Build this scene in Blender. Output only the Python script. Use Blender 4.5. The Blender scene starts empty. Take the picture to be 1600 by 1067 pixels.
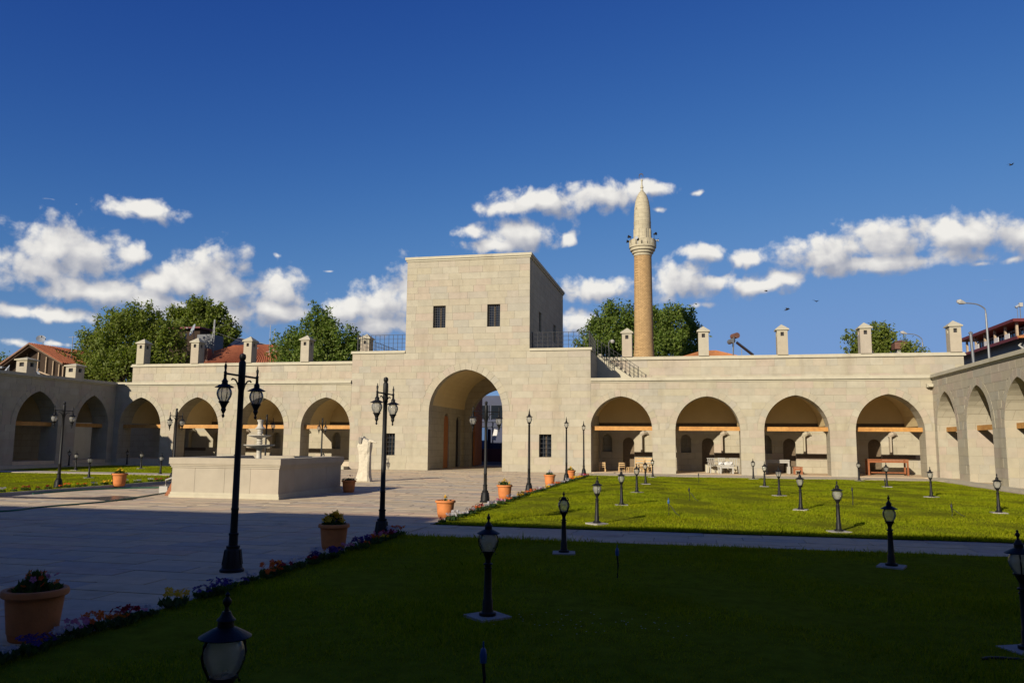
import bpy, bmesh, math, random
import numpy as np
from mathutils import Vector, Matrix
R = math.radians
rnd = random.Random(7)
C = bpy.context.scene.collection
scene = bpy.context.scene

# ------------------------------------------------------------------ camera
cam_d = bpy.data.cameras.new('camera'); cam = bpy.data.objects.new('camera', cam_d); C.objects.link(cam)
cam_d.sensor_fit = 'HORIZONTAL'; cam_d.sensor_width = 36.0; cam_d.lens = 27.75
cam_d.clip_start = 0.05; cam_d.clip_end = 3000
cr = Vector((0.97624, 0.21653, 0.00823)); cu = Vector((0.01929, -0.12470, 0.99201)); cw = Vector((-0.21583, 0.96828, 0.12591))
m = Matrix((cr, cu, -cw)).transposed().to_4x4(); m.translation = Vector((0, 0, 1.75))
cam.matrix_world = m
scene.camera = cam

# ------------------------------------------------------------------ exposure, sun, sky
scene.view_settings.view_transform = 'Standard'
scene.view_settings.look = 'None'
scene.view_settings.exposure = 0.35
scene.view_settings.gamma = 1.0
scene.view_settings.use_curve_mapping = False
SUN = Vector((-1.0, -2.45, 1.0)).normalized()
SUN_EL = math.asin(SUN.z); SUN_ROT = math.atan2(SUN.x, SUN.y)
sd = bpy.data.lights.new('sun', 'SUN'); sd.energy = 5.0; sd.angle = R(0.5); sd.color = (1.0, 0.90, 0.74)
so = bpy.data.objects.new('sun', sd); C.objects.link(so)
so.rotation_euler = (-SUN).to_track_quat('-Z', 'Y').to_euler()
cy = scene.cycles
cy.max_bounces = 10; cy.diffuse_bounces = 6; cy.glossy_bounces = 3; cy.transmission_bounces = 6; cy.transparent_max_bounces = 16
cy.use_denoising = True

world = bpy.data.worlds.new('World'); scene.world = world; world.use_nodes = True

class NT:
    def __init__(s, t): s.t = t; s.n = t.nodes; s.l = t.links
    def new(s, ty, **kw):
        n = s.n.new(ty)
        for k, v in kw.items(): setattr(n, k, v)
        return n
    def put(s, sock, v):
        if isinstance(v, bpy.types.NodeSocket): s.l.new(v, sock)
        elif v is not None: sock.default_value = v
    def math(s, op, a, b=None, c=None, clamp=False):
        n = s.new('ShaderNodeMath', operation=op, use_clamp=clamp); s.put(n.inputs[0], a); s.put(n.inputs[1], b); s.put(n.inputs[2], c); return n.outputs[0]
    def vmath(s, op, a, b=None, sc=None):
        n = s.new('ShaderNodeVectorMath', operation=op); s.put(n.inputs[0], a); s.put(n.inputs[1], b)
        if sc is not None: s.put(n.inputs['Scale'], sc)
        return n
    def noise(s, vec, scale, detail=4, rough=.55, dist=0, col=False):
        n = s.new('ShaderNodeTexNoise'); s.put(n.inputs['Vector'], vec); s.put(n.inputs['Scale'], scale); n.inputs['Detail'].default_value = detail
        n.inputs['Roughness'].default_value = rough; n.inputs['Distortion'].default_value = dist
        return n.outputs['Color'] if col else n.outputs['Fac']
    def ramp(s, f, stops, interp='LINEAR'):
        n = s.new('ShaderNodeValToRGB'); s.put(n.inputs[0], f); e = n.color_ramp.elements; n.color_ramp.interpolation = interp
        while len(e) < len(stops): e.new(0.5)
        for el, (p, c) in zip(e, stops): el.position = p; el.color = (*c, 1) if len(c) == 3 else c
        return n.outputs[0]
    def mix(s, f, a, b, bt='MIX'):
        n = s.new('ShaderNodeMix', data_type='RGBA', blend_type=bt); s.put(n.inputs[0], f)
        s.put(n.inputs[6], (*a, 1) if isinstance(a, tuple) and len(a) == 3 else a); s.put(n.inputs[7], (*b, 1) if isinstance(b, tuple) and len(b) == 3 else b); return n.outputs[2]
    def mapr(s, v, a, b, c=0., d=1., smooth=False):
        n = s.new('ShaderNodeMapRange'); n.interpolation_type = 'SMOOTHSTEP' if smooth else 'LINEAR'
        s.put(n.inputs[0], v)
        for i, q in enumerate((a, b, c, d)): n.inputs[i + 1].default_value = q
        return n.outputs[0]
    def comb(s, x, y, z):
        n = s.new('ShaderNodeCombineXYZ'); s.put(n.inputs[0], x); s.put(n.inputs[1], y); s.put(n.inputs[2], z); return n.outputs[0]
    def sep(s, v):
        n = s.new('ShaderNodeSeparateXYZ'); s.put(n.inputs[0], v); return n.outputs

# clouds stand in the sky by azimuth and elevation in degrees (azimuth from +Y, clockwise)
CLOUDS = [(-42.93, 11.99, 2.54, 1.78), (-44.23, 10.63, 2.1, 1.38), (-41.45, 11.57, 2.42, 1.61), (-39.22, 11.82, 1.61, 0.74), (-40.2, 9.44, 5.83, 0.9), (-43.85, 7.76, 3.37, 0.63), (-36.92, 9.1, 4.44, 0.84), (-33.62, 11.3, 2.09, 2.15), (-35.41, 10.5, 2.24, 1.62), (-32.72, 10.06, 2.32, 1.82), (-37.38, 10.12, 2.18, 0.84), (-33.67, 8.47, 5.5, 1.04), (-29.2, 10.3, 1.66, 1.86), (-29.4, 8.95, 2.53, 1.07), (-21.93, 9.74, 2.31, 1.74), (-24.41, 9.19, 2.5, 1.27), (-19.87, 10.73, 2.1, 2.06), (-22.79, 8.2, 4.6, 0.82), (-38.27, 14.92, 2.45, 0.7), (-43.85, 14.77, 1.28, 0.23), (-42.04, 14.65, 0.58, 0.24), (-10.26, 17.15, 4.05, 1.17), (-6.21, 17.63, 3.52, 1.07), (-2.91, 18.06, 2.32, 0.62), (-12.89, 16.69, 2.3, 0.68), (0.77, 17.52, 0.82, 0.31), (-1.77, 16.41, 0.74, 0.36), (-12.06, 14.88, 2.95, 1.27), (-15.59, 15.06, 1.43, 0.5), (-14.05, 14.22, 2.38, 0.55), (-8.59, 14.69, 0.57, 0.64), (-6.48, 11.0, 3.02, 0.92), (-0.49, 11.42, 2.46, 1.26), (2.2, 11.23, 1.97, 0.63), (0.83, 9.79, 1.99, 0.36), (-7.66, 8.8, 1.4, 1.02), (1.58, 13.31, 2.04, 0.71), (4.22, 12.91, 2.15, 0.62), (9.3, 12.87, 3.2, 1.28), (13.51, 13.21, 3.72, 1.57), (17.6, 13.09, 3.77, 1.35), (21.03, 12.58, 2.25, 1.07), (13.05, 11.83, 6.88, 0.67), (5.03, 10.92, 2.33, 0.71), (6.74, 11.31, 1.26, 0.7), (20.28, 11.35, 0.86, 0.35), (18.2, 11.22, 1.38, 0.32), (19.19, 10.2, 2.34, 0.16), (-45.05, 5.68, 1.35, 0.47), (-42.83, 5.75, 1.41, 0.32), (-15.99, 16.68, 0.72, 0.27), (-29.39, 12.64, 0.7, 0.4), (-26.09, 12.05, 0.72, 0.22), (-17.76, 10.1, 1.41, 1.38)]
# larger clouds added out of view, all round, to whiten the sky light
_cr = random.Random(3)
for _k in range(19):
    _a = 52 + 226 * (_k + _cr.uniform(-.3, .3)) / 19
    _e = _cr.uniform(7, 38)
    CLOUDS.append((_a if _a < 180 else _a - 360, _e, _cr.uniform(7, 13), _cr.uniform(2.5, 6)))
def cloud_group():
    g = bpy.data.node_groups.new('cloud_field', 'ShaderNodeTree')
    g.interface.new_socket('Vector', in_out='INPUT', socket_type='NodeSocketVector')
    g.interface.new_socket('Field', in_out='OUTPUT', socket_type='NodeSocketFloat'); g.interface.new_socket('Soft', in_out='OUTPUT', socket_type='NodeSocketFloat')
    t = NT(g); gi = t.new('NodeGroupInput'); go = t.new('NodeGroupOutput')
    P = gi.outputs[0]
    w = t.vmath('SUBTRACT', t.noise(P, .30, 2, .5, col=True), (.5, .5, .5)).outputs[0]
    w = t.vmath('MULTIPLY', w, (2.2, 1.0, 0)).outputs[0]
    Q = t.vmath('ADD', P, w).outputs[0]
    best = None
    for (a, e, ra, re) in CLOUDS:
        d = t.vmath('SUBTRACT', Q, (a, e, 0)).outputs[0]
        d = t.vmath('MULTIPLY', d, (1 / ra, 1 / re, 0)).outputs[0]
        r = t.vmath('LENGTH', d).outputs['Value']
        if re < .5: r = t.math('ADD', r, .92 if re < .3 else .45)      # thin shreds
        best = r if best is None else t.math('SMOOTH_MIN', best, r, .25)
    base = t.math('SUBTRACT', 1.33, best)
    soft = t.math('ADD', base, t.math('MULTIPLY', t.math('SUBTRACT', t.noise(Q, .55, 2, .5), .5), 1.3))
    n = t.new('ShaderNodeTexVoronoi', feature='F1', voronoi_dimensions='2D'); t.put(n.inputs['Vector'], Q)
    n.inputs['Scale'].default_value = .75; n.inputs['Detail'].default_value = 3; n.inputs['Roughness'].default_value = .5
    # rounded billows, then fine torn edges
    f = t.math('ADD', soft, t.math('MULTIPLY', t.math('SUBTRACT', .45, n.outputs['Distance']), .50))
    f = t.math('ADD', f, t.math('MULTIPLY', t.math('SUBTRACT', t.noise(P, 1.5, 8, .60), .5), .75))
    t.l.new(f, go.inputs[0]); t.l.new(t.math('ADD', soft, t.math('MULTIPLY', t.math('SUBTRACT', f, soft), .38)), go.inputs[1])
    return g

def build_world():
    t = NT(world.node_tree); t.n.clear()
    out = t.new('ShaderNodeOutputWorld'); bg = t.new('ShaderNodeBackground')
    sky = t.new('ShaderNodeTexSky', sky_type='NISHITA'); sky.sun_disc = False
    sky.sun_elevation = SUN_EL; sky.sun_rotation = SUN_ROT; sky.altitude = 900; sky.air_density = 1.0; sky.dust_density = .6; sky.ozone_density = 2.2
    STR = 0.05
    tc = t.new('ShaderNodeTexCoord'); x, y, z = t.sep(tc.outputs['Generated'])
    az = t.math('DEGREES', t.math('ARCTAN2', x, y)); el = t.math('DEGREES', t.math('ARCSINE', z))
    P = t.comb(az, el, 0.)
    G = cloud_group()
    def field(v):
        n = t.new('ShaderNodeGroup'); n.node_tree = G; t.put(n.inputs[0], v); return n.outputs
    f0, s0 = field(P)
    # thickness a little towards the sun (up and to the left) against thickness here: rounded, lit tops and grey bases
    s1 = field(t.vmath('ADD', P, (-.55, .95, 0)).outputs[0])[1]
    alpha = t.mapr(f0, -.04, .72, 0, 1, True)
    low = t.noise(t.vmath('MULTIPLY', P, (.6, 1.2, 1)).outputs[0], .45, 3, .5)
    lit = t.math('ADD', t.math('MULTIPLY', t.math('SUBTRACT', s0, s1), .62), t.math('SUBTRACT', .93, t.math('MULTIPLY', low, .85)), clamp=True)
    col = t.ramp(lit, [(0, (4.4, 4.9, 6.4)), (.30, (5.9, 6.3, 7.5)), (.58, (9.0, 9.0, 9.4)), (.82, (12.0, 11.8, 11.5)), (1., (13.6, 13.3, 12.7))])
    # clear dry mountain air: deeper blue overhead than the model's default
    sp = t.new('ShaderNodeSeparateColor'); t.l.new(sky.outputs[0], sp.inputs[0]); cc = t.new('ShaderNodeCombineColor')
    for i, (a, p, mx) in enumerate(((.355, 2.0, 3.0), (.54, 1.7, 5.4), (1.70, 1.05, 12.))):
        v = t.math('MULTIPLY', t.math('POWER', sp.outputs[i], p), a)
        t.l.new(t.math('DIVIDE', v, t.math('SQRT', t.math('ADD', 1., t.math('POWER', t.math('DIVIDE', v, mx), 2.)))), cc.inputs[i])
    skyc = cc.outputs[0]
    c = t.mix(alpha, skyc, col)
    # below the horizon the ground goes on
    t.put(bg.inputs[0], c); bg.inputs[1].default_value = STR
    t.l.new(bg.outputs[0], out.inputs[0])
build_world()
world.cycles.sampling_method = 'MANUAL'; world.cycles.sample_map_resolution = 256
# ------------------------------------------------------------------ mesh helpers
class MB:
    def __init__(s): s.v = []; s.f = []; s.m = []
    def add(s, vs, fs, mi=0):
        o = len(s.v); s.v += [tuple(v) for v in vs]; s.f += [tuple(i + o for i in f) for f in fs]; s.m += [mi] * len(fs); return s
    def box(s, x0, x1, y0, y1, z0, z1, mi=0):
        vs = [(x, y, z) for z in (z0, z1) for y in (y0, y1) for x in (x0, x1)]
        return s.add(vs, [(0, 2, 3, 1), (4, 5, 7, 6), (0, 1, 5, 4), (2, 6, 7, 3), (0, 4, 6, 2), (1, 3, 7, 5)], mi)
    def obox(s, c, size, rot=(0, 0, 0), mi=0):
        from mathutils import Euler
        M = Euler(rot).to_matrix(); hx, hy, hz = [q / 2 for q in size]
        vs = [Vector(c) + M @ Vector((x, y, z)) for z in (-hz, hz) for y in (-hy, hy) for x in (-hx, hx)]
        return s.add(vs, [(0, 2, 3, 1), (4, 5, 7, 6), (0, 1, 5, 4), (2, 6, 7, 3), (0, 4, 6, 2), (1, 3, 7, 5)], mi)
    def bar(s, a, b, w=.06, h=None, mi=0):
        a = Vector(a); b = Vector(b); d = b - a; h = h or w
        q = d.to_track_quat('X', 'Z').to_matrix(); L = d.length / 2; c = (a + b) / 2
        vs = [c + q @ Vector((x, y, z)) for z in (-h / 2, h / 2) for y in (-w / 2, w / 2) for x in (-L, L)]
        return s.add(vs, [(0, 2, 3, 1), (4, 5, 7, 6), (0, 1, 5, 4), (2, 6, 7, 3), (0, 4, 6, 2), (1, 3, 7, 5)], mi)
    def tube(s, pts, r, n=8, mi=0, cap=True):
        pts = [Vector(p) for p in pts]; k = len(pts); rr = r if isinstance(r, (list, tuple)) else [r] * k
        vs = []; ref = Vector((0, 0, 1))
        for i, p in enumerate(pts):
            d = (pts[min(i + 1, k - 1)] - pts[max(i - 1, 0)]).normalized()
            u = d.cross(ref)
            if u.length < .05: u = d.cross(Vector((1, 0, 0)))
            u.normalize(); w = d.cross(u)
            vs += [p + (u * math.cos(2 * math.pi * j / n) + w * math.sin(2 * math.pi * j / n)) * rr[i] for j in range(n)]
        fs = [(i * n + j, i * n + (j + 1) % n, (i + 1) * n + (j + 1) % n, (i + 1) * n + j) for i in range(k - 1) for j in range(n)]
        if cap: fs += [tuple(reversed(range(n))), tuple(range((k - 1) * n, k * n))]
        return s.add(vs, fs, mi)
    def lathe(s, prof, n=16, c=(0, 0, 0), mi=0, ph=0):
        vs = []; fs = []; idx = []
        for r, z in prof:
            if r < 1e-6: idx.append([len(vs)]); vs.append((c[0], c[1], c[2] + z))
            else:
                idx.append(list(range(len(vs), len(vs) + n)))
                vs += [(c[0] + r * math.cos(ph + 2 * math.pi * j / n), c[1] + r * math.sin(ph + 2 * math.pi * j / n), c[2] + z) for j in range(n)]
        for a, b in zip(idx, idx[1:]):
            for j in range(n):
                k = (j + 1) % n
                if len(a) == 1 and len(b) == 1: continue
                if len(a) == 1: fs.append((a[0], b[k], b[j]))
                elif len(b) == 1: fs.append((a[j], a[k], b[0]))
                else: fs.append((a[j], a[k], b[k], b[j]))
        return s.add(vs, fs, mi)
    def extrude(s, poly, fr, t0, t1, mi=0):
        """poly of (s,z) in a wall frame, pulled from depth t0 to t1"""
        n = len(poly); vs = [fr(a, t0, b) for a, b in poly] + [fr(a, t1, b) for a, b in poly]
        fs = [tuple(range(n, 2 * n)), tuple(reversed(range(n)))] + [(i, (i + 1) % n, n + (i + 1) % n, n + i) for i in range(n)]
        return s.add(vs, fs, mi)

def wl(o):
    p = Vector((0, 0, 0))
    while o is not None: p = p + o.location; o = o.parent
    return p

def mk(name, mb, mats, parent=None, smooth=False, recalc=True, local=False):
    """link the collected faces as ONE mesh object whose origin sits at the bottom of its own bounds"""
    if not isinstance(mats, (list, tuple)): mats = [mats]
    me = bpy.data.meshes.new(name)
    a = np.array(mb.v, dtype=float)
    if local: org = np.zeros(3)
    else: org = np.array([(a[:, 0].min() + a[:, 0].max()) / 2, (a[:, 1].min() + a[:, 1].max()) / 2, a[:, 2].min()])
    me.from_pydata((a - org).tolist(), [], mb.f)
    for q in mats: me.materials.append(q)
    if len(mats) > 1: me.polygons.foreach_set('material_index', mb.m)
    if recalc:
        bm = bmesh.new(); bm.from_mesh(me); bmesh.ops.recalc_face_normals(bm, faces=bm.faces); bm.to_mesh(me); bm.free()
    if smooth:
        me.polygons.foreach_set('use_smooth', [True] * len(me.polygons)); me.set_sharp_from_angle(angle=R(38))
    me.update()
    o = bpy.data.objects.new(name, me); C.objects.link(o)
    o.location = Vector(org) - (wl(parent) if parent is not None else Vector((0, 0, 0)))
    o.parent = parent
    return o

def mk_np(name, v, f, mats, parent=None, n=3):
    """large meshes straight from arrays; f is (k, n)"""
    me = bpy.data.meshes.new(name); v = np.asarray(v, np.float32); f = np.asarray(f, np.int32)
    me.vertices.add(len(v)); me.vertices.foreach_set('co', v.ravel())
    me.loops.add(f.size); me.loops.foreach_set('vertex_index', f.ravel())
    me.polygons.add(len(f)); me.polygons.foreach_set('loop_start', np.arange(0, f.size, n, dtype=np.int32))
    me.update(calc_edges=True)
    for q in (mats if isinstance(mats, (list, tuple)) else [mats]): me.materials.append(q)
    o = bpy.data.objects.new(name, me); C.objects.link(o)
    if parent is not None: o.location = -wl(parent)
    o.parent = parent
    return o

def tag(o, label=None, cat=None, group=None, kind=None):
    if label: o['label'] = label
    if cat: o['category'] = cat
    if group: o['group'] = group
    if kind: o['kind'] = kind
    return o
def thing(name, label, cat, loc=(0, 0, 0), group=None):
    o = bpy.data.objects.new(name, None); o.empty_display_size = .2; C.objects.link(o); o.location = loc
    return tag(o, label, cat, group)
def structure(name, mb, mats, **kw): return tag(mk(name, mb, mats, **kw), kind='structure')
KIDS = {}
def copy_tree(o, parent=None):
    c = o.copy(); C.objects.link(c); c.parent = parent
    for k in ('label', 'category', 'group'):
        if parent is None and k in c: del c[k]
    for ch in o.children: copy_tree(ch, c)
    return c

# ------------------------------------------------------------------ materials
def mat(name, base, rough=.85, var=.12, scale=3., bump=0., bscale=40., rand=None, metal=0., spec=.3, tint=None, detail=6, trans=None, brick=None, stain=0.):
    """procedural surface: base colour with noise mottling, piece-to-piece variation (rand: list of colours), stains and fine relief"""
    mt = bpy.data.materials.new(name); mt.use_nodes = True; t = NT(mt.node_tree); t.n.clear()
    out = t.new('ShaderNodeOutputMaterial'); b = t.new('ShaderNodeBsdfPrincipled')
    pos = t.new('ShaderNodeNewGeometry').outputs['Position']
    col = (*base, 1)
    if rand:
        r = t.math('FRACT', t.math('ADD', t.new('ShaderNodeObjectInfo').outputs['Random'], t.new('ShaderNodeNewGeometry').outputs['Random Per Island']))
        n = len(rand); col = t.ramp(r, [((i + .5) / n, c) for i, c in enumerate(rand)])
    nz = t.noise(pos, scale, detail, .6)
    col = t.mix(1., col, t.ramp(nz, [(.25, (1 - var,) * 3), (.75, (1 + var,) * 3)]), 'MULTIPLY')
    if tint: col = t.mix(t.mapr(t.noise(pos, scale * .23, 4), .45, .7), col, t.mix(1., col, tint, 'MULTIPLY'))
    if stain: col = t.mix(t.math('MULTIPLY', t.mapr(t.noise(t.vmath('MULTIPLY', pos, (1, 1, .25)).outputs[0], .8, 7, .65), .52, .72, 0, 1, True), stain), col, t.mix(1., col, (.62, .58, .54), 'MULTIPLY'))
    h = None
    if brick:
        # courses on a wall of any facing: along = x+y, up = z
        x, y, z = t.sep(pos); bt = t.new('ShaderNodeTexBrick'); t.put(bt.inputs['Vector'], t.comb(t.math('ADD', x, y), z, 0.))
        bt.inputs['Scale'].default_value = 1; bt.inputs['Brick Width'].default_value = brick[0]; bt.inputs['Row Height'].default_value = brick[1]
        bt.inputs['Mortar Size'].default_value = brick[2]; bt.inputs['Mortar Smooth'].default_value = .2; bt.inputs['Bias'].default_value = 0
        k = brick[3]
        bt.inputs['Color1'].default_value = (1 - k, 1 - k, 1 - k * 1.1, 1); bt.inputs['Color2'].default_value = (1 + k, 1 + k * .9, 1 + k * .7, 1); bt.inputs['Mortar'].default_value = (.68, .66, .64, 1)
        col = t.mix(1., col, bt.outputs['Color'], 'MULTIPLY'); h = bt.outputs['Fac']
    t.put(b.inputs['Base Color'], col); b.inputs['Roughness'].default_value = rough; b.inputs['Metallic'].default_value = metal; b.inputs['Specular IOR Level'].default_value = spec
    if bump:
        bp = t.new('ShaderNodeBump'); bp.inputs['Strength'].default_value = bump; bp.inputs['Distance'].default_value = .02
        hh = t.noise(pos, bscale, 5, .6)
        if h is not None: hh = t.math('SUBTRACT', hh, t.math('MULTIPLY', h, 1.5))
        t.put(bp.inputs['Height'], hh); t.l.new(bp.outputs[0], b.inputs['Normal'])
    sh = b.outputs[0]
    if trans:
        tr = t.new('ShaderNodeBsdfTranslucent'); t.put(tr.inputs[0], t.mix(1., col, trans, 'MULTIPLY'))
        ms = t.new('ShaderNodeMixShader'); ms.inputs[0].default_value = .4; t.l.new(sh, ms.inputs[1]); t.l.new(tr.outputs[0], ms.inputs[2]); sh = ms.outputs[0]
    t.l.new(sh, out.inputs[0])
    return mt

ST = [(0.349, 0.309, 0.226), (0.330, 0.299, 0.228), (0.361, 0.322, 0.233), (0.358, 0.296, 0.228), (0.327, 0.302, 0.240), (0.355, 0.316, 0.223), (0.346, 0.290, 0.223), (0.367, 0.333, 0.251)]
M_stone = mat('cream_ashlar', ST[0], .9, .10, 2.2, .35, 55, rand=ST, spec=.15, stain=.35)
M_joint = mat('lime_mortar', (.305, .275, .205), .95, .12, 5, spec=.1)
M_inner = mat('ashlar_lining', (.345, .31, .23), .9, .12, 1.6, .3, 50, spec=.15, brick=(.85, .40, .010, .05), stain=.3)
M_trim = mat('dressed_stone', (.405, .37, .275), .85, .08, 3, .25, 60, spec=.15, stain=.4)
M_plaster = mat('vault_plaster', (.60, .475, .26), .9, .06, 1.2, .1, 20, spec=.1)
M_band = mat('dark_brown', (.10, .075, .05), .8, .2, 6, .2, 40)
M_timber = mat('oiled_timber', (.43, .215, .055), .6, .22, 7, .25, 60, tint=(.8, .7, .6))
M_door = mat('red_brown_door_wood', (.34, .125, .03), .55, .3, 9, .3, 60)
M_doorw = mat('old_brown_door', (.13, .095, .06), .85, .25, 8, .2, 40)
M_dark = mat('dark_interior', (.03, .028, .03), .9, .2, 4)
M_slab = mat('paving_stone', (.48, .395, .27), .85, .12, 4, .25, 50, rand=[(.55, .43, .275), (.46, .385, .27), (.57, .45, .285), (.53, .385, .26), (.40, .35, .275), (.50, .41, .28)], spec=.12, stain=.55)
M_bed = mat('paving_joint', (.33, .27, .19), .95, .15, 8)
M_dirt = mat('dry_ground', (.26, .21, .14), .95, .2, 1.5, .3, 20)
M_soil = mat('lawn_soil', (.13, .14, .010), .95, .3, 5, .4, 30, spec=0.)
M_conc = mat('bare_concrete', (.30, .28, .25), .9, .15, 9, .3, 60)
M_iron = mat('black_cast_iron', (.010, .0098, .0095), .5, .3, 25, .15, 80, spec=.22)
M_bars = mat('wrought_iron', (.02, .02, .022), .6, .2, 20)
M_terra = mat('terracotta', (.50, .175, .05), .75, .15, 8, .2, 60, tint=(.85, .8, .8))
M_pot = mat('potting_soil', (.05, .035, .02), .95, .3, 40, .6, 60)
M_marble = mat('white_marble', (.43, .40, .335), .55, .08, 5, .1, 40)
M_carved = mat('carved_white_stone', (.48, .43, .325), .85, .16, 9, .7, 16)
M_plaque = mat('grey_plaque', (.17, .15, .12), .5, .15, 20)
M_water = mat('pool_water', (.03, .045, .045), .06, .1, 3, .1, 12, spec=.5)
M_wet = mat('wet_paving', (.095, .07, .05), .22, .25, 3, .1, 30, spec=.5)
M_hose = mat('green_hose', (.01, .10, .05), .45, .1, 10)
M_blue = mat('blue_plastic', (.02, .08, .22), .4, .1, 10)
M_blackp = mat('black_plastic', (.012, .012, .014), .5, .1, 10)
M_white = mat('white_plastic', (.33, .315, .28), .45, .05, 10)
M_chair = mat('turned_beech_wood', (.48, .32, .15), .6, .15, 12)
M_redwood = mat('red_stained_wood', (.23, .078, .028), .5, .2, 10)
M_grass = mat('lawn_grass', (.15, .18, .008), .9, .30, .9, rand=[(.195, .25, .006), (.24, .275, .011), (.15, .205, .006), (.30, .30, .022), (.20, .25, .008)], spec=0., trans=(1.25, 1.3, .4), tint=(1.2, 1.04, .8))
M_leafA = mat('poplar_leaves', (.06, .095, .018), .6, .3, .6, rand=[(.11, .145, .02), (.15, .18, .028), (.08, .11, .016), (.17, .185, .035), (.12, .155, .022)], spec=.25, trans=(1.3, 1.45, .5))
M_leafB = mat('walnut_leaves', (.045, .085, .016), .6, .3, .6, rand=[(.085, .13, .018), (.115, .16, .022), (.06, .10, .014), (.15, .185, .04)], spec=.25, trans=(1.3, 1.45, .5))
M_bark = mat('bark', (.10, .075, .05), .95, .3, 6, .6, 20)
M_stem = mat('flower_leaves', (.04, .075, .02), .7, .3, 20, rand=[(.035, .07, .018), (.055, .095, .025), (.045, .08, .02)], trans=(1.2, 1.4, .6))
M_brick = mat('buff_brick', (.39, .255, .12), .9, .14, 5, .5, 40, brick=(.24, .10, .018, .16))
M_minstone = mat('pale_minaret_stone', (.39, .345, .24), .85, .12, 3, .2, 40, brick=(.5, .3, .01, .05))
M_rtile = mat('red_roof_tile', (.30, .095, .042), .85, .3, 4, .5, 20)
M_otile = mat('orange_roof_tile', (.40, .16, .055), .85, .25, 4, .5, 20)
M_fascia = mat('dark_red_fascia', (.11, .018, .018), .6, .15, 6)
M_greywall = mat('grey_render', (.22, .23, .23), .9, .12, 2, .1, 20)
M_cream = mat('cream_render', (.45, .42, .34), .9, .1, 2)
M_wood = mat('weathered_wood', (.14, .095, .06), .9, .3, 8, .3, 40)
M_palewood = mat('pale_batten_wood', (.36, .27, .18), .85, .2, 8)
M_panel = mat('solar_panel', (.012, .018, .035), .6, .1, 4, spec=.2)
M_galv = mat('galvanised_steel', (.17, .175, .18), .5, .12, 10, metal=.4)
M_dish = mat('grey_dish', (.25, .27, .30), .5, .1, 6)
M_rust = mat('rusty_tank', (.13, .06, .04), .7, .3, 8)
M_shopblue = mat('blue_shop_front', (.022, .03, .07), .5, .2, 2)
M_pane = mat('window_glass', (.012, .016, .022), .04, .1, 2, spec=.8)
M_maroon = mat('maroon_paint', (.09, .02, .025), .6, .2, 4)
M_cloth = mat('white_cloth', (.55, .54, .52), .9, .05, 6)
M_asphalt = mat('street_asphalt', (.05, .05, .052), .95, .2, 6)
M_bird = mat('dark_feathers', (.02, .02, .022), .8, .1, 10)

def glass(name, milk=.25):
    mt = bpy.data.materials.new(name); mt.use_nodes = True; t = NT(mt.node_tree); t.n.clear()
    out = t.new('ShaderNodeOutputMaterial'); tr = t.new('ShaderNodeBsdfTransparent'); tr.inputs[0].default_value = (.93, .94, .92, 1)
    gl = t.new('ShaderNodeBsdfGlossy'); gl.inputs['Roughness'].default_value = .06
    df = t.new('ShaderNodeBsdfDiffuse'); df.inputs[0].default_value = (.62, .60, .54, 1); tl = t.new('ShaderNodeBsdfTranslucent'); tl.inputs[0].default_value = (.62, .60, .54, 1)
    a = t.new('ShaderNodeMixShader'); a.inputs[0].default_value = .5; t.l.new(df.outputs[0], a.inputs[1]); t.l.new(tl.outputs[0], a.inputs[2])
    pos = t.new('ShaderNodeNewGeometry').outputs['Position']
    b = t.new('ShaderNodeMixShader'); t.put(b.inputs[0], t.mapr(t.noise(pos, 6, 4), .3, .7, milk * .7, milk * 1.3)); t.l.new(tr.outputs[0], b.inputs[1]); t.l.new(a.outputs[0], b.inputs[2])
    fr = t.new('ShaderNodeLayerWeight'); fr.inputs[0].default_value = .25
    c = t.new('ShaderNodeMixShader'); t.l.new(fr.outputs['Fresnel'], c.inputs[0]); t.l.new(b.outputs[0], c.inputs[1]); t.l.new(gl.outputs[0], c.inputs[2])
    t.l.new(c.outputs[0], out.inputs[0]); return mt
M_glass = glass('lantern_glass', .42)

def petal_mat(name, c1, c2, eye=(.5, .3, .02)):
    return mat(name, c1, .7, .15, 30, rand=[c1, c2, tuple((a + b) / 2 for a, b in zip(c1, c2))], trans=(1, 1, 1))
PET = {'orange': petal_mat('orange_petals', (.62, .16, .01), (.55, .08, .012)), 'yellow': petal_mat('yellow_petals', (.68, .45, .02), (.62, .34, .012)),
       'white': petal_mat('white_petals', (.50, .48, .46), (.42, .40, .44)), 'violet': petal_mat('violet_petals', (.07, .03, .22), (.04, .02, .12)),
       'red': petal_mat('red_petals', (.30, .015, .02), (.20, .012, .02)), 'pink': petal_mat('pink_petals', (.50, .20, .30), (.42, .14, .24))}
# ------------------------------------------------------------------ masonry
class Arch:
    """two-centred arch: centre c, half width hw, springing height sp, rise; ring of voussoirs"""
    def __init__(s, c, hw, sp, rise, ring=.34, z0=0.):
        s.c = c; s.hw = hw; s.sp = sp; s.rise = rise; s.ring = ring; s.z0 = z0
        s.cc = max(0., (rise * rise - hw * hw) / (2 * hw)); s.r = hw + s.cc
    def z(s, x, grow=0.):
        d = abs(x - s.c) + s.cc; r = s.r + grow
        return s.sp + math.sqrt(max(0., r * r - d * d))
    def xs(s, n=16, grow=0.):
        return [s.c - (s.hw + grow) * math.cos(math.pi * i / n) for i in range(n + 1)]

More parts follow.
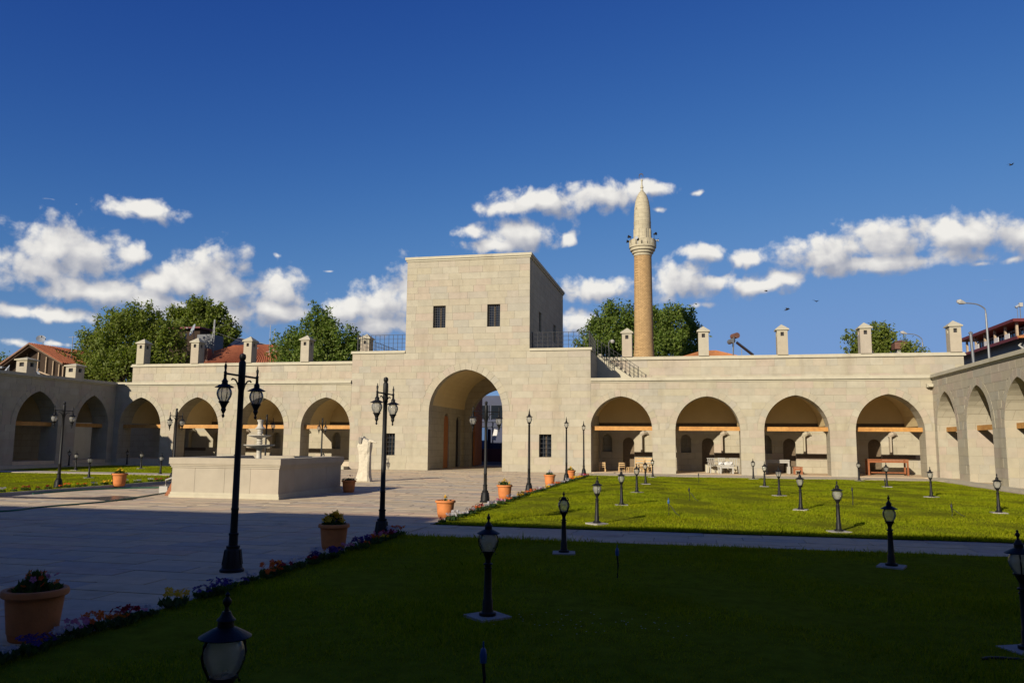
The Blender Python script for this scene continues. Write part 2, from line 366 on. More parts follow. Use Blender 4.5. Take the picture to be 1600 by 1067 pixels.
def wall(mb, fr, s0, s1, z0, z1, arches=(), rects=(), thick=.6, mi=0, mi_in=1, t=0.):
    """a wall with arched openings (down to the floor) and square windows; fr(s,t,z) -> world, t out of the wall"""
    eps = 1e-6; ss = {s0, s1}
    for a in arches: ss |= set(x for x in a.xs() if s0 - eps <= x <= s1 + eps)
    for (xa, xb, za, zb) in rects: ss |= {xa, xb}
    ss = sorted(ss); ss = [x for i, x in enumerate(ss) if i == 0 or x - ss[i - 1] > 1e-5]
    def q(p, m): mb.add([fr(*v) for v in p], [(0, 1, 2, 3)], m)
    for a, b in zip(ss, ss[1:]):
        mid = (a + b) / 2; op = next((A for A in arches if abs(mid - A.c) < A.hw), None)
        if op: za, zb_ = op.z(a), op.z(b)
        else: za = zb_ = z0
        iv = [((za, zb_), (z1, z1))]
        for (xa, xb, ra, rb) in rects:
            if xa - eps < mid < xb + eps:
                lo, hi = iv.pop(); iv += [(lo, (ra, ra)), ((rb, rb), hi)]
                for zz in (ra, rb): q([(a, t, zz), (b, t, zz), (b, t - thick, zz), (a, t - thick, zz)], mi_in)
        for lo, hi in iv:
            q([(a, t, lo[0]), (b, t, lo[1]), (b, t, hi[1]), (a, t, hi[0])], mi)
            q([(a, t - thick, lo[0]), (a, t - thick, hi[0]), (b, t - thick, hi[1]), (b, t - thick, lo[1])], mi_in)
        q([(a, t, z1), (b, t, z1), (b, t - thick, z1), (a, t - thick, z1)], mi)
        if op: q([(a, t, za), (a, t - thick, za), (b, t - thick, zb_), (b, t, zb_)], mi_in)
    for A in arches:
        for x in (A.c - A.hw, A.c + A.hw): q([(x, t, z0), (x, t - thick, z0), (x, t - thick, A.sp), (x, t, A.sp)], mi_in)
    for (xa, xb, za, zb) in rects:
        for x in (xa, xb): q([(x, t, za), (x, t - thick, za), (x, t - thick, zb), (x, t, zb)], mi_in)
    for x in (s0, s1): q([(x, t, z0), (x, t - thick, z0), (x, t - thick, z1), (x, t, z1)], mi)

def courses(marks, h):
    out = []
    for a, b in zip(marks, marks[1:]):
        n = max(1, round((b - a) / h)); out += [(a + (b - a) * i / n, a + (b - a) * (i + 1) / n) for i in range(n)]
    return out

class Masonry:
    """collects the dressed stones of one building; the largest become parts, the rest one part"""
    def __init__(s): s.items = []
    def face(s, fr, s0, s1, marks, arches=(), rects=(), h=.41, wmin=.62, wmax=1.25, seed=1, proud=.010, gap=.004):
        rg = random.Random(seed)
        for zi, (z0, z1) in enumerate(courses(marks, h)):
            ban = [(a.c - a.hw, a.c + a.hw) for a in arches if z1 <= a.sp + 1e-4]
            ban += [(xa, xb) for (xa, xb, za, zb) in rects if z0 < zb - 1e-4 and z1 > za + 1e-4]
            up = [a for a in arches if z1 > a.sp + 1e-4]
            def low(x):
                z = z0
                for a in up:
                    if abs(x - a.c) < a.hw + a.ring: z = max(z, a.z(x, a.ring))
                return z
            ban.sort(); free = []; x = s0
            for a, b in ban:
                if a > x + .05: free.append((x, a))
                x = max(x, b)
            if s1 > x + .05: free.append((x, s1))
            for fa, fb in free:
                x = fa; first = True
                while x < fb - 1e-6:
                    w = rg.uniform(wmin, wmax) * (rg.uniform(.45, .8) if first else 1); first = False
                    e = x + w
                    if fb - e < wmin * .5: e = fb
                    e = min(e, fb); s.block(fr, x + gap, e - gap, z0, z1, low, bool(up), gap, proud + rg.uniform(-.004, .006)); x = e
        for A in arches:
            if A.ring <= 0: continue
            n = max(6, int((math.pi * (A.hw + .2)) / .34)); th0 = math.pi / 2
            k = n // 2
            # each half arc about its own centre
            a1 = math.acos(min(1., A.cc / A.r)) ; a1e = math.acos(min(1., A.cc / (A.r + A.ring)))
            for sgn in (-1, 1):
                for i in range(k):
                    f0, f1 = i / k, (i + 1) / k; g = gap / A.r
                    def pt(f, grow):
                        aa = (a1 if grow == 0 else a1e) * f; r = A.r + grow
                        return (A.c + sgn * (r * math.cos(aa) - A.cc), A.sp + r * math.sin(aa))
                    fm = (f0 + f1) / 2
                    poly = [pt(f0 + g, 0), pt(f0 + g, A.ring), pt(fm, A.ring), pt(f1 - g, A.ring), pt(f1 - g, 0), pt(fm, 0)]
                    mb = MB(); mb.extrude(poly, fr, -.03, proud + .006); s.items.append((A.ring * A.r * a1 / k, 'voussoir', mb))
    def block(s, fr, xa, xb, z0, z1, low, cut, gap, proud):
        if xb - xa < .04: return
        if not cut: segs = [[xa, xb]]; lo = lambda x: z0
        else:
            n = max(2, int((xb - xa) / .16)); xs = [xa + (xb - xa) * i / n for i in range(n + 1)]
            segs = []; cur = []
            for x in xs:
                if low(x) < z1 - .03: cur.append(x)
                else:
                    if len(cur) > 1: segs.append(cur)
                    cur = []
            if len(cur) > 1: segs.append(cur)
            lo = low
        for sg in segs:
            bot = [(x, max(z0, lo(x)) + gap) for x in sg]
            if all(abs(b[1] - z0 - gap) < 1e-6 for b in bot): bot = [bot[0], bot[-1]]
            poly = bot + [(sg[-1], z1 - gap), (sg[0], z1 - gap)]
            if min(z1 - b[1] for b in bot) < .02: poly = [p for p in poly]
            mb = MB(); mb.extrude(poly, fr, -.03, proud); s.items.append(((sg[-1] - sg[0]) * (z1 - z0), 'stone_block', mb))
    def build(s, parent, limit=292):
        s.items.sort(key=lambda i: -i[0]); rest = MB()
        for k, (ar, nm, mb) in enumerate(s.items):
            if k < limit: mk(nm, mb, M_stone, parent)
            else: rest.add(mb.v, mb.f)
        if rest.f: tag(mk('small_stones', rest, M_stone, parent), kind='stuff')

Y0 = 45.88                                   # the gate front
YH = 50.2                                    # the taller hall wall behind the arcade
XL, XR = -37.36, 12.74                       # left and right wings
front = lambda s, t, z: (s, Y0 - t, z)
hallf = lambda s, t, z: (s, YH - t, z)
leftf = lambda s, t, z: (XL + t, s, z)
rightf = lambda s, t, z: (XR - t, s, z)
ZS, ZC0 = 2.49, 5.2                          # springing, underside of the string course

def string_course(fr, s0, s1, parent, z0=5.2):
    mb = MB()
    for (t, a, b) in ((.05, z0, z0 + .09), (.15, z0 + .09, z0 + .18), (.11, z0 + .182, z0 + .27)):
        p = [fr(s0, -.02, a), fr(s1, -.02, a), fr(s1, t, a), fr(s0, t, a)]; q = [fr(s0, -.02, b), fr(s1, -.02, b), fr(s1, t, b), fr(s0, t, b)]
        mb.add(p + q, [(0, 1, 2, 3), (4, 5, 6, 7), (0, 1, 5, 4), (1, 2, 6, 5), (2, 3, 7, 6), (3, 0, 4, 7)])
    return mk('string_course', mb, M_trim, parent)

def chimney(x, y, z, parent, h=1.9, w=.62, d=.72):
    mb = MB(); hs = h * .79; o = .09; zt = z + hs
    # shaft, and four corner posts round the smoke holes
    mb.box(x - w / 2, x + w / 2, y - d / 2, y + d / 2, z, zt - .36)
    for sx in (-1, 1):
        for sy in (-1, 1):
            mb.box(x + sx * w / 2 - (.21 if sx > 0 else 0), x + sx * w / 2 + (.21 if sx < 0 else 0), y + sy * d / 2 - (.24 if sy > 0 else 0), y + sy * d / 2 + (.24 if sy < 0 else 0), zt - .36, zt - .12)
    mb.box(x - w / 2, x + w / 2, y - d / 2, y + d / 2, zt - .12, zt)
    c = mk('chimney', mb, M_stone, parent)
    fl = MB(); fl.box(x - w / 2 + .1, x + w / 2 - .1, y - d / 2 + .1, y + d / 2 - .1, zt - .355, zt - .125); mk('flue', fl, M_dark, c)
    cp = MB(); W, D = w / 2 + o, d / 2 + o
    cp.box(x - W, x + W, y - D, y + D, zt + .002, zt + .07)
    cp.add([(x - W, y - D, zt + .072), (x + W, y - D, zt + .072), (x + W, y + D, zt + .072), (x - W, y + D, zt + .072), (x, y, z + h)], [(0, 1, 4), (1, 2, 4), (2, 3, 4), (3, 0, 4), (0, 3, 2, 1)])
    mk('cap', cp, M_trim, c)

def arcade(root, x0, x1, hx0, hx1, arches, floor, seed, blockseed):
    # front wall with its dressed stones
    mb = MB(); wall(mb, front, x0, x1, 0, ZC0, arches, thick=1.2); mk('front_wall', mb, [M_joint, M_inner], root)
    ms = Masonry(); ms.face(front, x0 + .003, x1 - .003, [0, ZS, ZC0], arches, seed=seed)
    string_course(front, x0 + .003, x1 - .003, root)
    # terrace roof over the arcade, hall behind, floor, step
    r = MB(); r.box(x0, x1, Y0 + 1.2, YH - .01, 5.0, 5.44); mk('terrace_roof', r, M_trim, root)
    h = MB(); nz = []
    doors = []
    for a in arches:
        nz.append(Arch(a.c - 1.22, .31, 1.95, .33, 0)); doors.append(Arch(a.c + .1, .36, 1.72, .30, 0))
    wall(h, hallf, hx0, hx1, 0, 6.93, nz + doors, thick=.5)
    mk('hall_wall', h, [M_inner, M_inner], root)
    hb = MB(); hb.box(hx0, hx1, YH + .5, YH + 7.2, 0, 6.8); mk('hall_body', hb, M_inner, root)
    ms.face(hallf, hx0 + .003, hx1 - .003, [5.47, 6.93], h=.49, seed=seed + 5)
    ms.face(hallf, x0 + .01, x1 - .01, [floor, 1.18, 1.72, 1.95, 2.64], nz + doors, h=.40, seed=seed + 9, proud=.0)
    c = MB(); c.box(hx0 - .1, hx1 + .1, YH - .12, YH + .62, 6.932, 7.04); c.box(hx0 - .06, hx1 + .06, YH - .08, YH + .58, 7.042, 7.13); mk('parapet_cap', c, M_trim, root)
    f = MB(); f.box(x0 + .01, x1 - .01, Y0 + .02, YH - .02, .004, floor); mk('floor', f, M_slab, root)
    for a in nz:
        s = MB(); s.box(a.c - a.hw + .002, a.c + a.hw - .002, YH - .004, YH + .42, floor, 1.178); mk('niche_sill', s, M_inner, root)
    for a in doors:
        s = MB(); s.box(a.c - a.hw + .004, a.c + a.hw - .004, YH + .3, YH + .36, floor, 2.2); mk('door', s, M_doorw, root)
    # vaults, one barrel to a bay, on flat lintels between bays
    v = MB(); px = x0
    for a in arches:
        b = Arch(a.c, a.hw + .06, 2.78, a.rise, 0)
        v.add([(px, Y0 + 1.2, 2.78), (b.c - b.hw, Y0 + 1.2, 2.78), (b.c - b.hw, YH, 2.78), (px, YH, 2.78)], [(0, 1, 2, 3)])
        xs = b.xs(20)
        for p, q in zip(xs, xs[1:]): v.add([(p, Y0 + 1.2, b.z(p)), (q, Y0 + 1.2, b.z(q)), (q, YH, b.z(q)), (p, YH, b.z(p))], [(0, 1, 2, 3)])
        px = b.c + b.hw
    v.add([(px, Y0 + 1.2, 2.78), (x1, Y0 + 1.2, 2.78), (x1, YH, 2.78), (px, YH, 2.78)], [(0, 1, 2, 3)])
    mk('vault', v, M_plaster, root, smooth=True)
    for a in arches:
        b = Arch(a.c, a.hw + .05, 2.79, a.rise, 0); q = MB(); q.extrude([(x, b.z(x)) for x in b.xs(20)] , hallf, .004, .03); mk('lunette', q, M_plaster, root)
    i = MB(); i.box(x0 + .01, x1 - .01, YH - .05, YH - .002, 2.66, 2.98); mk('impost_band', i, M_band, root)  # dark band along the wall at the foot of the vaults
    for a in arches:
        t = MB(); t.box(a.c - a.hw - .02, a.c + a.hw + .02, Y0 + .42, Y0 + .64, ZS - .03, ZS + .2); mk('tie_beam', t, M_timber, root)
        sh = MB(); sh.box(a.c + .5, a.c + a.hw + .55, YH - .06, YH - .002, .96, 1.17); mk('ledge', sh, M_band, root)  # dark strip along the wall, browner than the stone
        # hooded fireplace: a slim jamb with a curved hood on top
        hd = MB(); x = a.c + .92
        hd.box(x - .045, x + .045, YH - .34, YH - .003, 1.172, 2.2)
        hd.tube([(x - .02, YH - .17, 2.2), (x + .03, YH - .2, 2.30), (x + .14, YH - .2, 2.37), (x + .28, YH - .15, 2.37), (x + .42, YH - .08, 2.28)], [.13, .15, .15, .10, .03], 8)
        mk('fireplace_hood', hd, M_stone, root)
    return ms

# ---- the setting: ground, plaza, paths, lawns
g = MB(); g.add([(-400, -200, -.06), (400, -200, -.06), (400, 900, -.06), (-400, 900, -.06)], [(0, 1, 2, 3)]); structure('ground', g, M_dirt)
XW, XE = -20.2, -5.32                       # plaza edges
g = MB(); g.box(XL - 4, XR + 4, -2.6, YH, -.05, -.014); plaza = structure('plaza', g, M_bed)
def slabs(x0, x1, y0, y1, w, h, seed, parent, nmax, key):
    rg = random.Random(seed); items = []
    y = y0; row = 0
    while y < y1 - .05:
        hh = min(h, y1 - y); x = x0; fst = True
        while x < x1 - .02:
            ww = w * rg.uniform(.75, 1.25) * (.5 if fst and row % 2 else 1); fst = False
            e = x + ww
            if x1 - e < w * .35: e = x1
            e = min(e, x1); items.append((x, e, y, y + hh, rg.uniform(-.004, .003))); x = e
        y += hh; row += 1
    items.sort(key=key); rest = MB(); gp = .009
    for k, (a, b, c, d, z) in enumerate(items):
        if k < nmax: mb = MB(); mb.box(a + gp, b - gp, c + gp, d - gp, -.012, z); mk('paving_slab', mb, M_slab, parent)
        else: rest.box(a + gp, b - gp, c + gp, d - gp, -.012, z)
    if rest.f: tag(mk('paving', rest, M_slab, parent), kind='stuff')
def inview(it):
    x, y = (it[0] + it[1]) / 2, (it[2] + it[3]) / 2
    d = -.2158 * x + .968 * y; l = .976 * x + .2165 * y
    vis = d > .5 and abs(l) < d * .70 and d > 4.2
    return (0 if vis else 1, d)
slabs(XW, XE, -2.4, Y0 - .1, 1.15, .46, 3, plaza, 295, inview)
g = MB(); g.box(XE + .005, XR - .01, 14.2, 16.25, -.05, -.0138); path = structure('path', g, M_bed)
slabs(XE + .01, XR - .02, 14.2, 16.25, 1.3, .512, 5, path, 70, inview)
g = MB(); g.box(XE + .005, XR - .66, 42.4, Y0 - .02, -.05, .03); structure('path', g, mat('apron_stone', (.42, .365, .265), .9, .15, 2, .3, 30, brick=(1.1, .6, .02, .06)))
g = MB(); g.box(11.75, XR - .64, 16.26, 42.39, -.05, .0); g.box(11.75, XR - .64, -2, 14.19, -.05, .0); structure('path', g, M_bed)
g = MB(); g.box(XL + .02, XW - .01, 32.4, 34.0, -.05, .11); structure('path', g, mat('side_path_stone', (.40, .35, .26), .9, .15, 2, .3, 30))
LAWNS = [(-5.3, 11.74, -2.0, 14.18, .02), (-5.3, 11.74, 16.28, 42.38, .02), (XL + 2.2, XW - .02, 17.5, 32.38, .09), (XL + 2.2, XW - .02, 34.02, 43.2, .09)]
for (a, b, c, d, z) in LAWNS:
    n = 24; mb = MB(); nx, ny = 30, 40
    vs = [(a + (b - a) * i / nx, c + (d - c) * j / ny, z + (.015 * math.sin(i * 1.7 + j * .9) * math.sin(j * .63) if 0 < i < nx and 0 < j < ny else -.005)) for j in range(ny + 1) for i in range(nx + 1)]
    mb.add(vs, [(j * (nx + 1) + i, j * (nx + 1) + i + 1, (j + 1) * (nx + 1) + i + 1, (j + 1) * (nx + 1) + i) for j in range(ny) for i in range(nx)])
    structure('lawn', mb, M_soil, recalc=False)
g = MB(); g.box(XW - .06, XW + .06, 17.4, 43.2, -.04, .10); structure('kerb', g, M_conc)
g = MB(); g.box(XE - .045, XE + .015, -2, 14.19, -.04, .02); g.box(XE - .045, XE + .015, 16.27, 42.4, -.04, .02); structure('kerb', g, M_conc)
g = MB(); g.box(-60, 40, 59.2, 69, -.055, .0); structure('street', g, M_asphalt)

# ---- gatehouse
gate = thing('gatehouse', 'tall square stone gatehouse with a great pointed archway and two grilled windows above', 'gatehouse', (-13, Y0, 0))
GA = Arch(-13.07, 2.3, 3.54, 2.53, .42)
W1, W2 = (-15.22, -14.42, 8.65, 10.02), (-11.78, -10.98, 8.65, 10.02)
W3, W4 = (-18.12, -17.5, .87, 2.2), (-8.55, -7.82, .87, 2.2)
GX0, GX1, TX0, TX1 = -20.46, -5.5, -16.97, -9.15
mb = MB(); wall(mb, front, GX0, GX1, 0, 7.12, [GA], [W3, W4], thick=.6); mk('front_wall', mb, [M_joint, M_inner], gate)
mb = MB(); wall(mb, front, TX0, TX1, 7.122, 12.84, [], [W1, W2], thick=.6); mk('tower_front', mb, [M_joint, M_inner], gate)
sidef = lambda s, t, z: (TX1 + t, s, z)
mb = MB(); wall(mb, sidef, Y0 + .602, 58.8, 7.122, 12.84, [], [(48.9, 49.75, 8.75, 10.0), (54.5, 55.4, 8.75, 10.0)], thick=.5); mk('tower_side', mb, [M_inner, M_inner], gate)
mb = MB(); mb.box(TX0, TX0 + .5, Y0 + .602, 58.8, 7.122, 12.84); mb.box(TX0 + .5, TX1 - .5, 58.3, 58.8, 7.122, 12.84); mk('tower_rear', mb, M_inner, gate)
mb = MB(); mb.box(TX0 + .5, TX1 - .5, Y0 + .6, 58.3, 12.4, 12.7); mk('roof', mb, M_trim, gate)
mb = MB(); mb.box(TX0 - .06, TX1 + .06, Y0 - .06, 58.86, 12.842, 12.95); mb.box(TX0 - .12, TX1 + .12, Y0 - .12, 58.92, 12.952, 13.12); mk('cornice', mb, M_trim, gate)
for (a, b) in ((GX0, TX0), (TX1, GX1)):
    mb = MB(); e0 = .08 if a == GX0 else .002; e1 = .08 if b == GX1 else .002
    mb.box(a - (e0 if a == GX0 else -e0), b + (e1 if b == GX1 else -e1), Y0 - .09, Y0 + .7, 7.122, 7.2); mb.box(a - (e0 if a == GX0 else -e0) , b + (e1 if b == GX1 else -e1), Y0 - .05, Y0 + .7, 7.202, 7.28); mk('parapet_cap', mb, M_trim, gate)
mb = MB()
mb.box(GX0, -15.9, Y0 + .602, 58.8, 0, 7.1); mb.box(-10.6, GX1, Y0 + .602, 58.8, 0, 7.1); mb.box(-15.898, -10.602, Y0 + .602, 58.8, 6.9, 7.1); mk('gate_body', mb, M_inner, gate)
# passage: side walls with two niches, plaster vault, inner arch and door leaf
passf = lambda s, t, z: (-15.45 + t, s, z)
N1, N2 = Arch(49.85, .62, 2.95, .45, 0), Arch(52.55, .55, 2.95, .42, 0)
mb = MB(); wall(mb, passf, Y0 + .61, 58.79, 0, 6.85, [N1, N2], thick=.4); mk('passage_wall', mb, [M_inner, M_inner], gate)
mb = MB(); mb.box(-15.64, -15.54, N1.c - .62, N1.c + .62, .02, 3.4); mk('niche_infill', mb, M_door, gate)
mb = MB(); mb.box(-15.72, -15.62, N2.c - .55, N2.c + .55, .02, 3.4); mk('niche_infill', mb, M_dark, gate)  # dark panel filling the second niche
V = Arch(-13.03, 2.41, 3.95, 2.35, 0); mb = MB(); xs = V.xs(24)
for p, q in zip(xs, xs[1:]): mb.add([(p, Y0 + .602, V.z(p)), (q, Y0 + .602, V.z(q)), (q, 54.0, V.z(q)), (p, 54.0, V.z(p))], [(0, 1, 2, 3)])
mk('vault', mb, M_plaster, gate, smooth=True)
innf = lambda s, t, z: (s, 54.0 - t, z)
mb = MB(); wall(mb, innf, -15.44, -10.61, 0, 6.85, [Arch(-13.03, 2.0, 3.2, 2.2, 0)], thick=.7); mk('inner_arch', mb, [M_inner, M_inner], gate)
leaf = MB(); leaf.box(-15.0, -14.92, 54.8, 56.9, .06, 5.1); lf = mk('gate_leaf', leaf, M_door, gate)
for k in range(5):
    mb = MB(); mb.box(-14.918, -14.89, 54.82 + .42 * k, 55.2 + .42 * k, .08, 5.08); mk('plank', mb, M_door, lf)
mb = MB(); mb.box(-15.9, -10.6, 45.9, 58.8, -.04, -.003); mk('passage_floor', mb, M_slab, gate)
def grille_window(w, fr, parent, nx, nz, depth=.36):
    xa, xb, za, zb = w
    p = MB(); p.extrude([(xa, za), (xb, za), (xb, zb), (xa, zb)], fr, -depth - .03, -depth)
    wn = mk('window', p, M_pane, parent)
    f = MB()
    for i in range(3):
        x = xa + (xb - xa) * i / 2; f.extrude([(x - .03, za), (x + .03, za), (x + .03, zb), (x - .03, zb)], fr, -depth + .002, -depth + .05)
    for z in (za, zb): f.extrude([(xa, z - .03), (xb, z - .03), (xb, z + .03), (xa, z + .03)], fr, -depth + .004, -depth + .052)
    mk('frame', f, M_band, wn)
    gr = MB()
    for i in range(1, nx): x = xa + (xb - xa) * i / nx; gr.extrude([(x - .011, za), (x + .011, za), (x + .011, zb), (x - .011, zb)], fr, -.12, -.098)
    for i in range(1, nz): z = za + (zb - za) * i / nz; gr.extrude([(xa, z - .011), (xb, z - .011), (xb, z + .011), (xa, z + .011)], fr, -.142, -.121)
    tag(mk('grille', gr, M_bars, wn), kind='stuff')
for w in (W1, W2): grille_window(w, front, gate, 6, 9)
for w in (W3, W4): grille_window(w, front, gate, 3, 5)
for w in ((48.9, 49.75, 8.75, 10.0), (54.5, 55.4, 8.75, 10.0)): grille_window(w, sidef, gate, 5, 8)
ms = Masonry()
ms.face(front, GX0 + .003, GX1 - .003, [0, .87, 2.2, 3.54, 7.12], [GA], [W3, W4], h=.42, wmin=.65, wmax=1.35, seed=11)
ms.face(front, TX0 + .003, TX1 - .003, [7.122, 8.65, 10.02, 12.84], [], [W1, W2], h=.42, wmin=.65, wmax=1.35, seed=12)
ms.build(gate)

# ---- the two arcaded ranges beside it
rh = thing('right_arcade', 'arcaded stone range with four wide arches and stairs, to the right of the gate', 'arcade', (3.6, Y0, 0))
AR = [Arch(c, w, ZS, r) for c, w, r in ((-3.77, 1.77, 1.92), (1.06, 1.77, 1.90), (5.80, 1.70, 1.94), (10.55, 1.72, 1.98))]
ms = arcade(rh, GX1 + .003, XR + .6, GX1 + .003, 15.7, AR, .05, 21, 1); ms.build(rh)
for x in (-3.69, 1.03, 5.70, 10.42, 15.3): chimney(x, YH + .2, 7.132, rh)
mb = MB(); mb.box(XR - .32, XR - .02, Y0 - .30, Y0 - .02, 4.80, 4.98); mb.box(XR - .28, XR - .06, Y0 - .42, Y0 - .302, 4.82, 4.9); mk('waterspout', mb, M_trim, rh)
st = MB(); n = 9
for k in range(n):
    x1 = GX1 + .02 + 2.5 * (n - k) / n; st.box(GX1 + .006, x1, YH - 1.0, YH - .002, 5.445 + 1.8 * k / n, 5.445 + 1.8 * (k + 1) / n - .001)
mk('stair', st, M_trim, rh)
lh = thing('left_arcade', 'arcaded stone range with four arches on a raised step, to the left of the gate', 'arcade', (-29, Y0, 0))
AL = [Arch(c, w, ZS, r) for c, w, r in ((-35.4, 1.58, 1.98), (-31.2, 1.62, 1.98), (-26.62, 1.66, 1.94), (-22.14, 1.66, 1.93))]
ms = arcade(lh, XL - .6, GX0 - .003, -39.6, GX0 - .003, AL, .45, 31, 2); ms.build(lh)
for x in (-38.95, -34.5, -30.3, -25.9, -21.45): chimney(x, YH + .2, 7.132, lh)
mb = MB(); mb.box(XL + .02, GX0 - .01, Y0 - .75, Y0 - .02, 0, .17); mk('step', mb, M_trim, lh)

# ---- side wings running towards the viewer
def wing(root, fr, sgn, X, ars, floor, seed, thick, y0=-2.6):
    mb = MB(); wall(mb, fr, y0, Y0 - .003, 0, ZC0, ars, thick=thick); mk('front_wall', mb, [M_joint, M_inner], root)
    ms = Masonry(); vis = [a for a in ars if a.c > 32]
    ms.face(fr, 30.5, Y0 - .02, [0, ZS, ZC0], vis, seed=seed); ms.build(root)
    string_course(fr, y0, Y0 - .17, root)
    t = lambda d: X + sgn * d
    xa, xb = sorted((t(thick), t(thick + 4.2)))
    r = MB(); r.box(xa, xb, y0, Y0 + .5, 4.9, 5.42); mk('terrace_roof', r, M_trim, root)
    xa2, xb2 = sorted((t(thick + 3.6), t(thick + 4.2))); b = MB(); b.box(xa2, xb2, y0, Y0 + .5, 0, 4.89); mk('rear_wall', b, M_inner, root)
    f = MB(); f.box(*sorted((t(.02), t(thick + 3.58))), y0, Y0 - .03, .004, floor); mk('floor', f, M_slab, root)
    v = MB(); p = y0; X1, X2 = t(thick), t(thick + 3.6)
    for a in ars:
        bb = Arch(a.c, a.hw + .05, 2.78, a.rise, 0); v.add([(X1, p, 2.78), (X1, bb.c - bb.hw, 2.78), (X2, bb.c - bb.hw, 2.78), (X2, p, 2.78)], [(0, 1, 2, 3)]); ys = bb.xs(16)
        for q, w in zip(ys, ys[1:]): v.add([(X1, q, bb.z(q)), (X1, w, bb.z(w)), (X2, w, bb.z(w)), (X2, q, bb.z(q))], [(0, 1, 2, 3)])
        p = bb.c + bb.hw
    v.add([(X1, p, 2.78), (X1, Y0, 2.78), (X2, Y0, 2.78), (X2, p, 2.78)], [(0, 1, 2, 3)]); mk('vault', v, M_plaster, root, smooth=True)
    for a in vis:
        tb = MB(); tb.box(*sorted((t(.42), t(.64))), a.c - a.hw - .02, a.c + a.hw + .02, ZS - .03, ZS + .2); mk('tie_beam', tb, M_timber, root)
    # stones of the far jambs, seen through the arches
    mj = Masonry()
    for k, a in enumerate(vis):
        jf = (lambda yy: (lambda s, tt, z: (s, yy - tt, z)))(a.c + a.hw)
        xs = sorted((t(.02), t(thick - .02))); mj.face(jf, xs[0], xs[1], [floor, ZS], h=.42, wmin=.4, wmax=.9, seed=seed + 40 + k, proud=.01)
    mj.build(root, 90)
    pl = MB(); pl.box(*sorted((t(-.62), t(-.005))), y0, Y0 - .8, -.01, .10 if sgn > 0 else .2); mk('plinth_step', pl, M_trim, root)
    d = MB()
    for a in vis[:2]:
        d.box(*sorted((t(thick + 3.5), t(thick + 3.597))), a.c - .5, a.c + .5, floor, 2.1)
    mk('door', d, M_door, root)

lw = thing('left_wing', 'shaded stone wing with pointed arches along the left side of the courtyard', 'arcade', (XL - 1, 30, 0))
ALW = [Arch(c, w, ZS, 2.0) for c, w in ((43.9, 1.42), (39.5, 1.55), (35.0, 1.55), (30.5, 1.55), (26, 1.55), (21.5, 1.55), (17, 1.55), (12.5, 1.55), (8, 1.55), (3.5, 1.55))]
wing(lw, leftf, -1, XL, sorted(ALW, key=lambda a: a.c), .4, 51, 1.2)
for y in (39.1, 42.9, 34.6): chimney(XL - .7, y, 5.422, lw, 1.05, .74, .74)
rw = thing('right_wing', 'stone wing with pointed arches seen edge on along the right side of the courtyard', 'arcade', (XR + 1, 30, 0))
ARW = [Arch(c, w, ZS, 1.98) for c, w in ((43.85, 1.55), (39.28, 1.6), (34.7, 1.6), (30.1, 1.6), (25.5, 1.6), (20.9, 1.6), (16.3, 1.6), (11.7, 1.6), (7.1, 1.6), (2.5, 1.6))]
wing(rw, rightf, 1, XR, sorted(ARW, key=lambda a: a.c), .05, 61, 1.15)
# rear hall behind the camera: its roof edge throws the long shade across the court
rr = thing('rear_hall', 'tall stone hall closing the near side of the courtyard', 'hall', (-13, -6, 0))
mb = MB(); mb.box(-48, -18.6, -12, -2.6, 0, 8.2); mb.box(-18.598, -13.9, -12, -2.6, 0, 8.36); mb.box(-13.898, 20, -12, -2.6, 0, 7.93); mk('hall_body', mb, M_inner, rr)
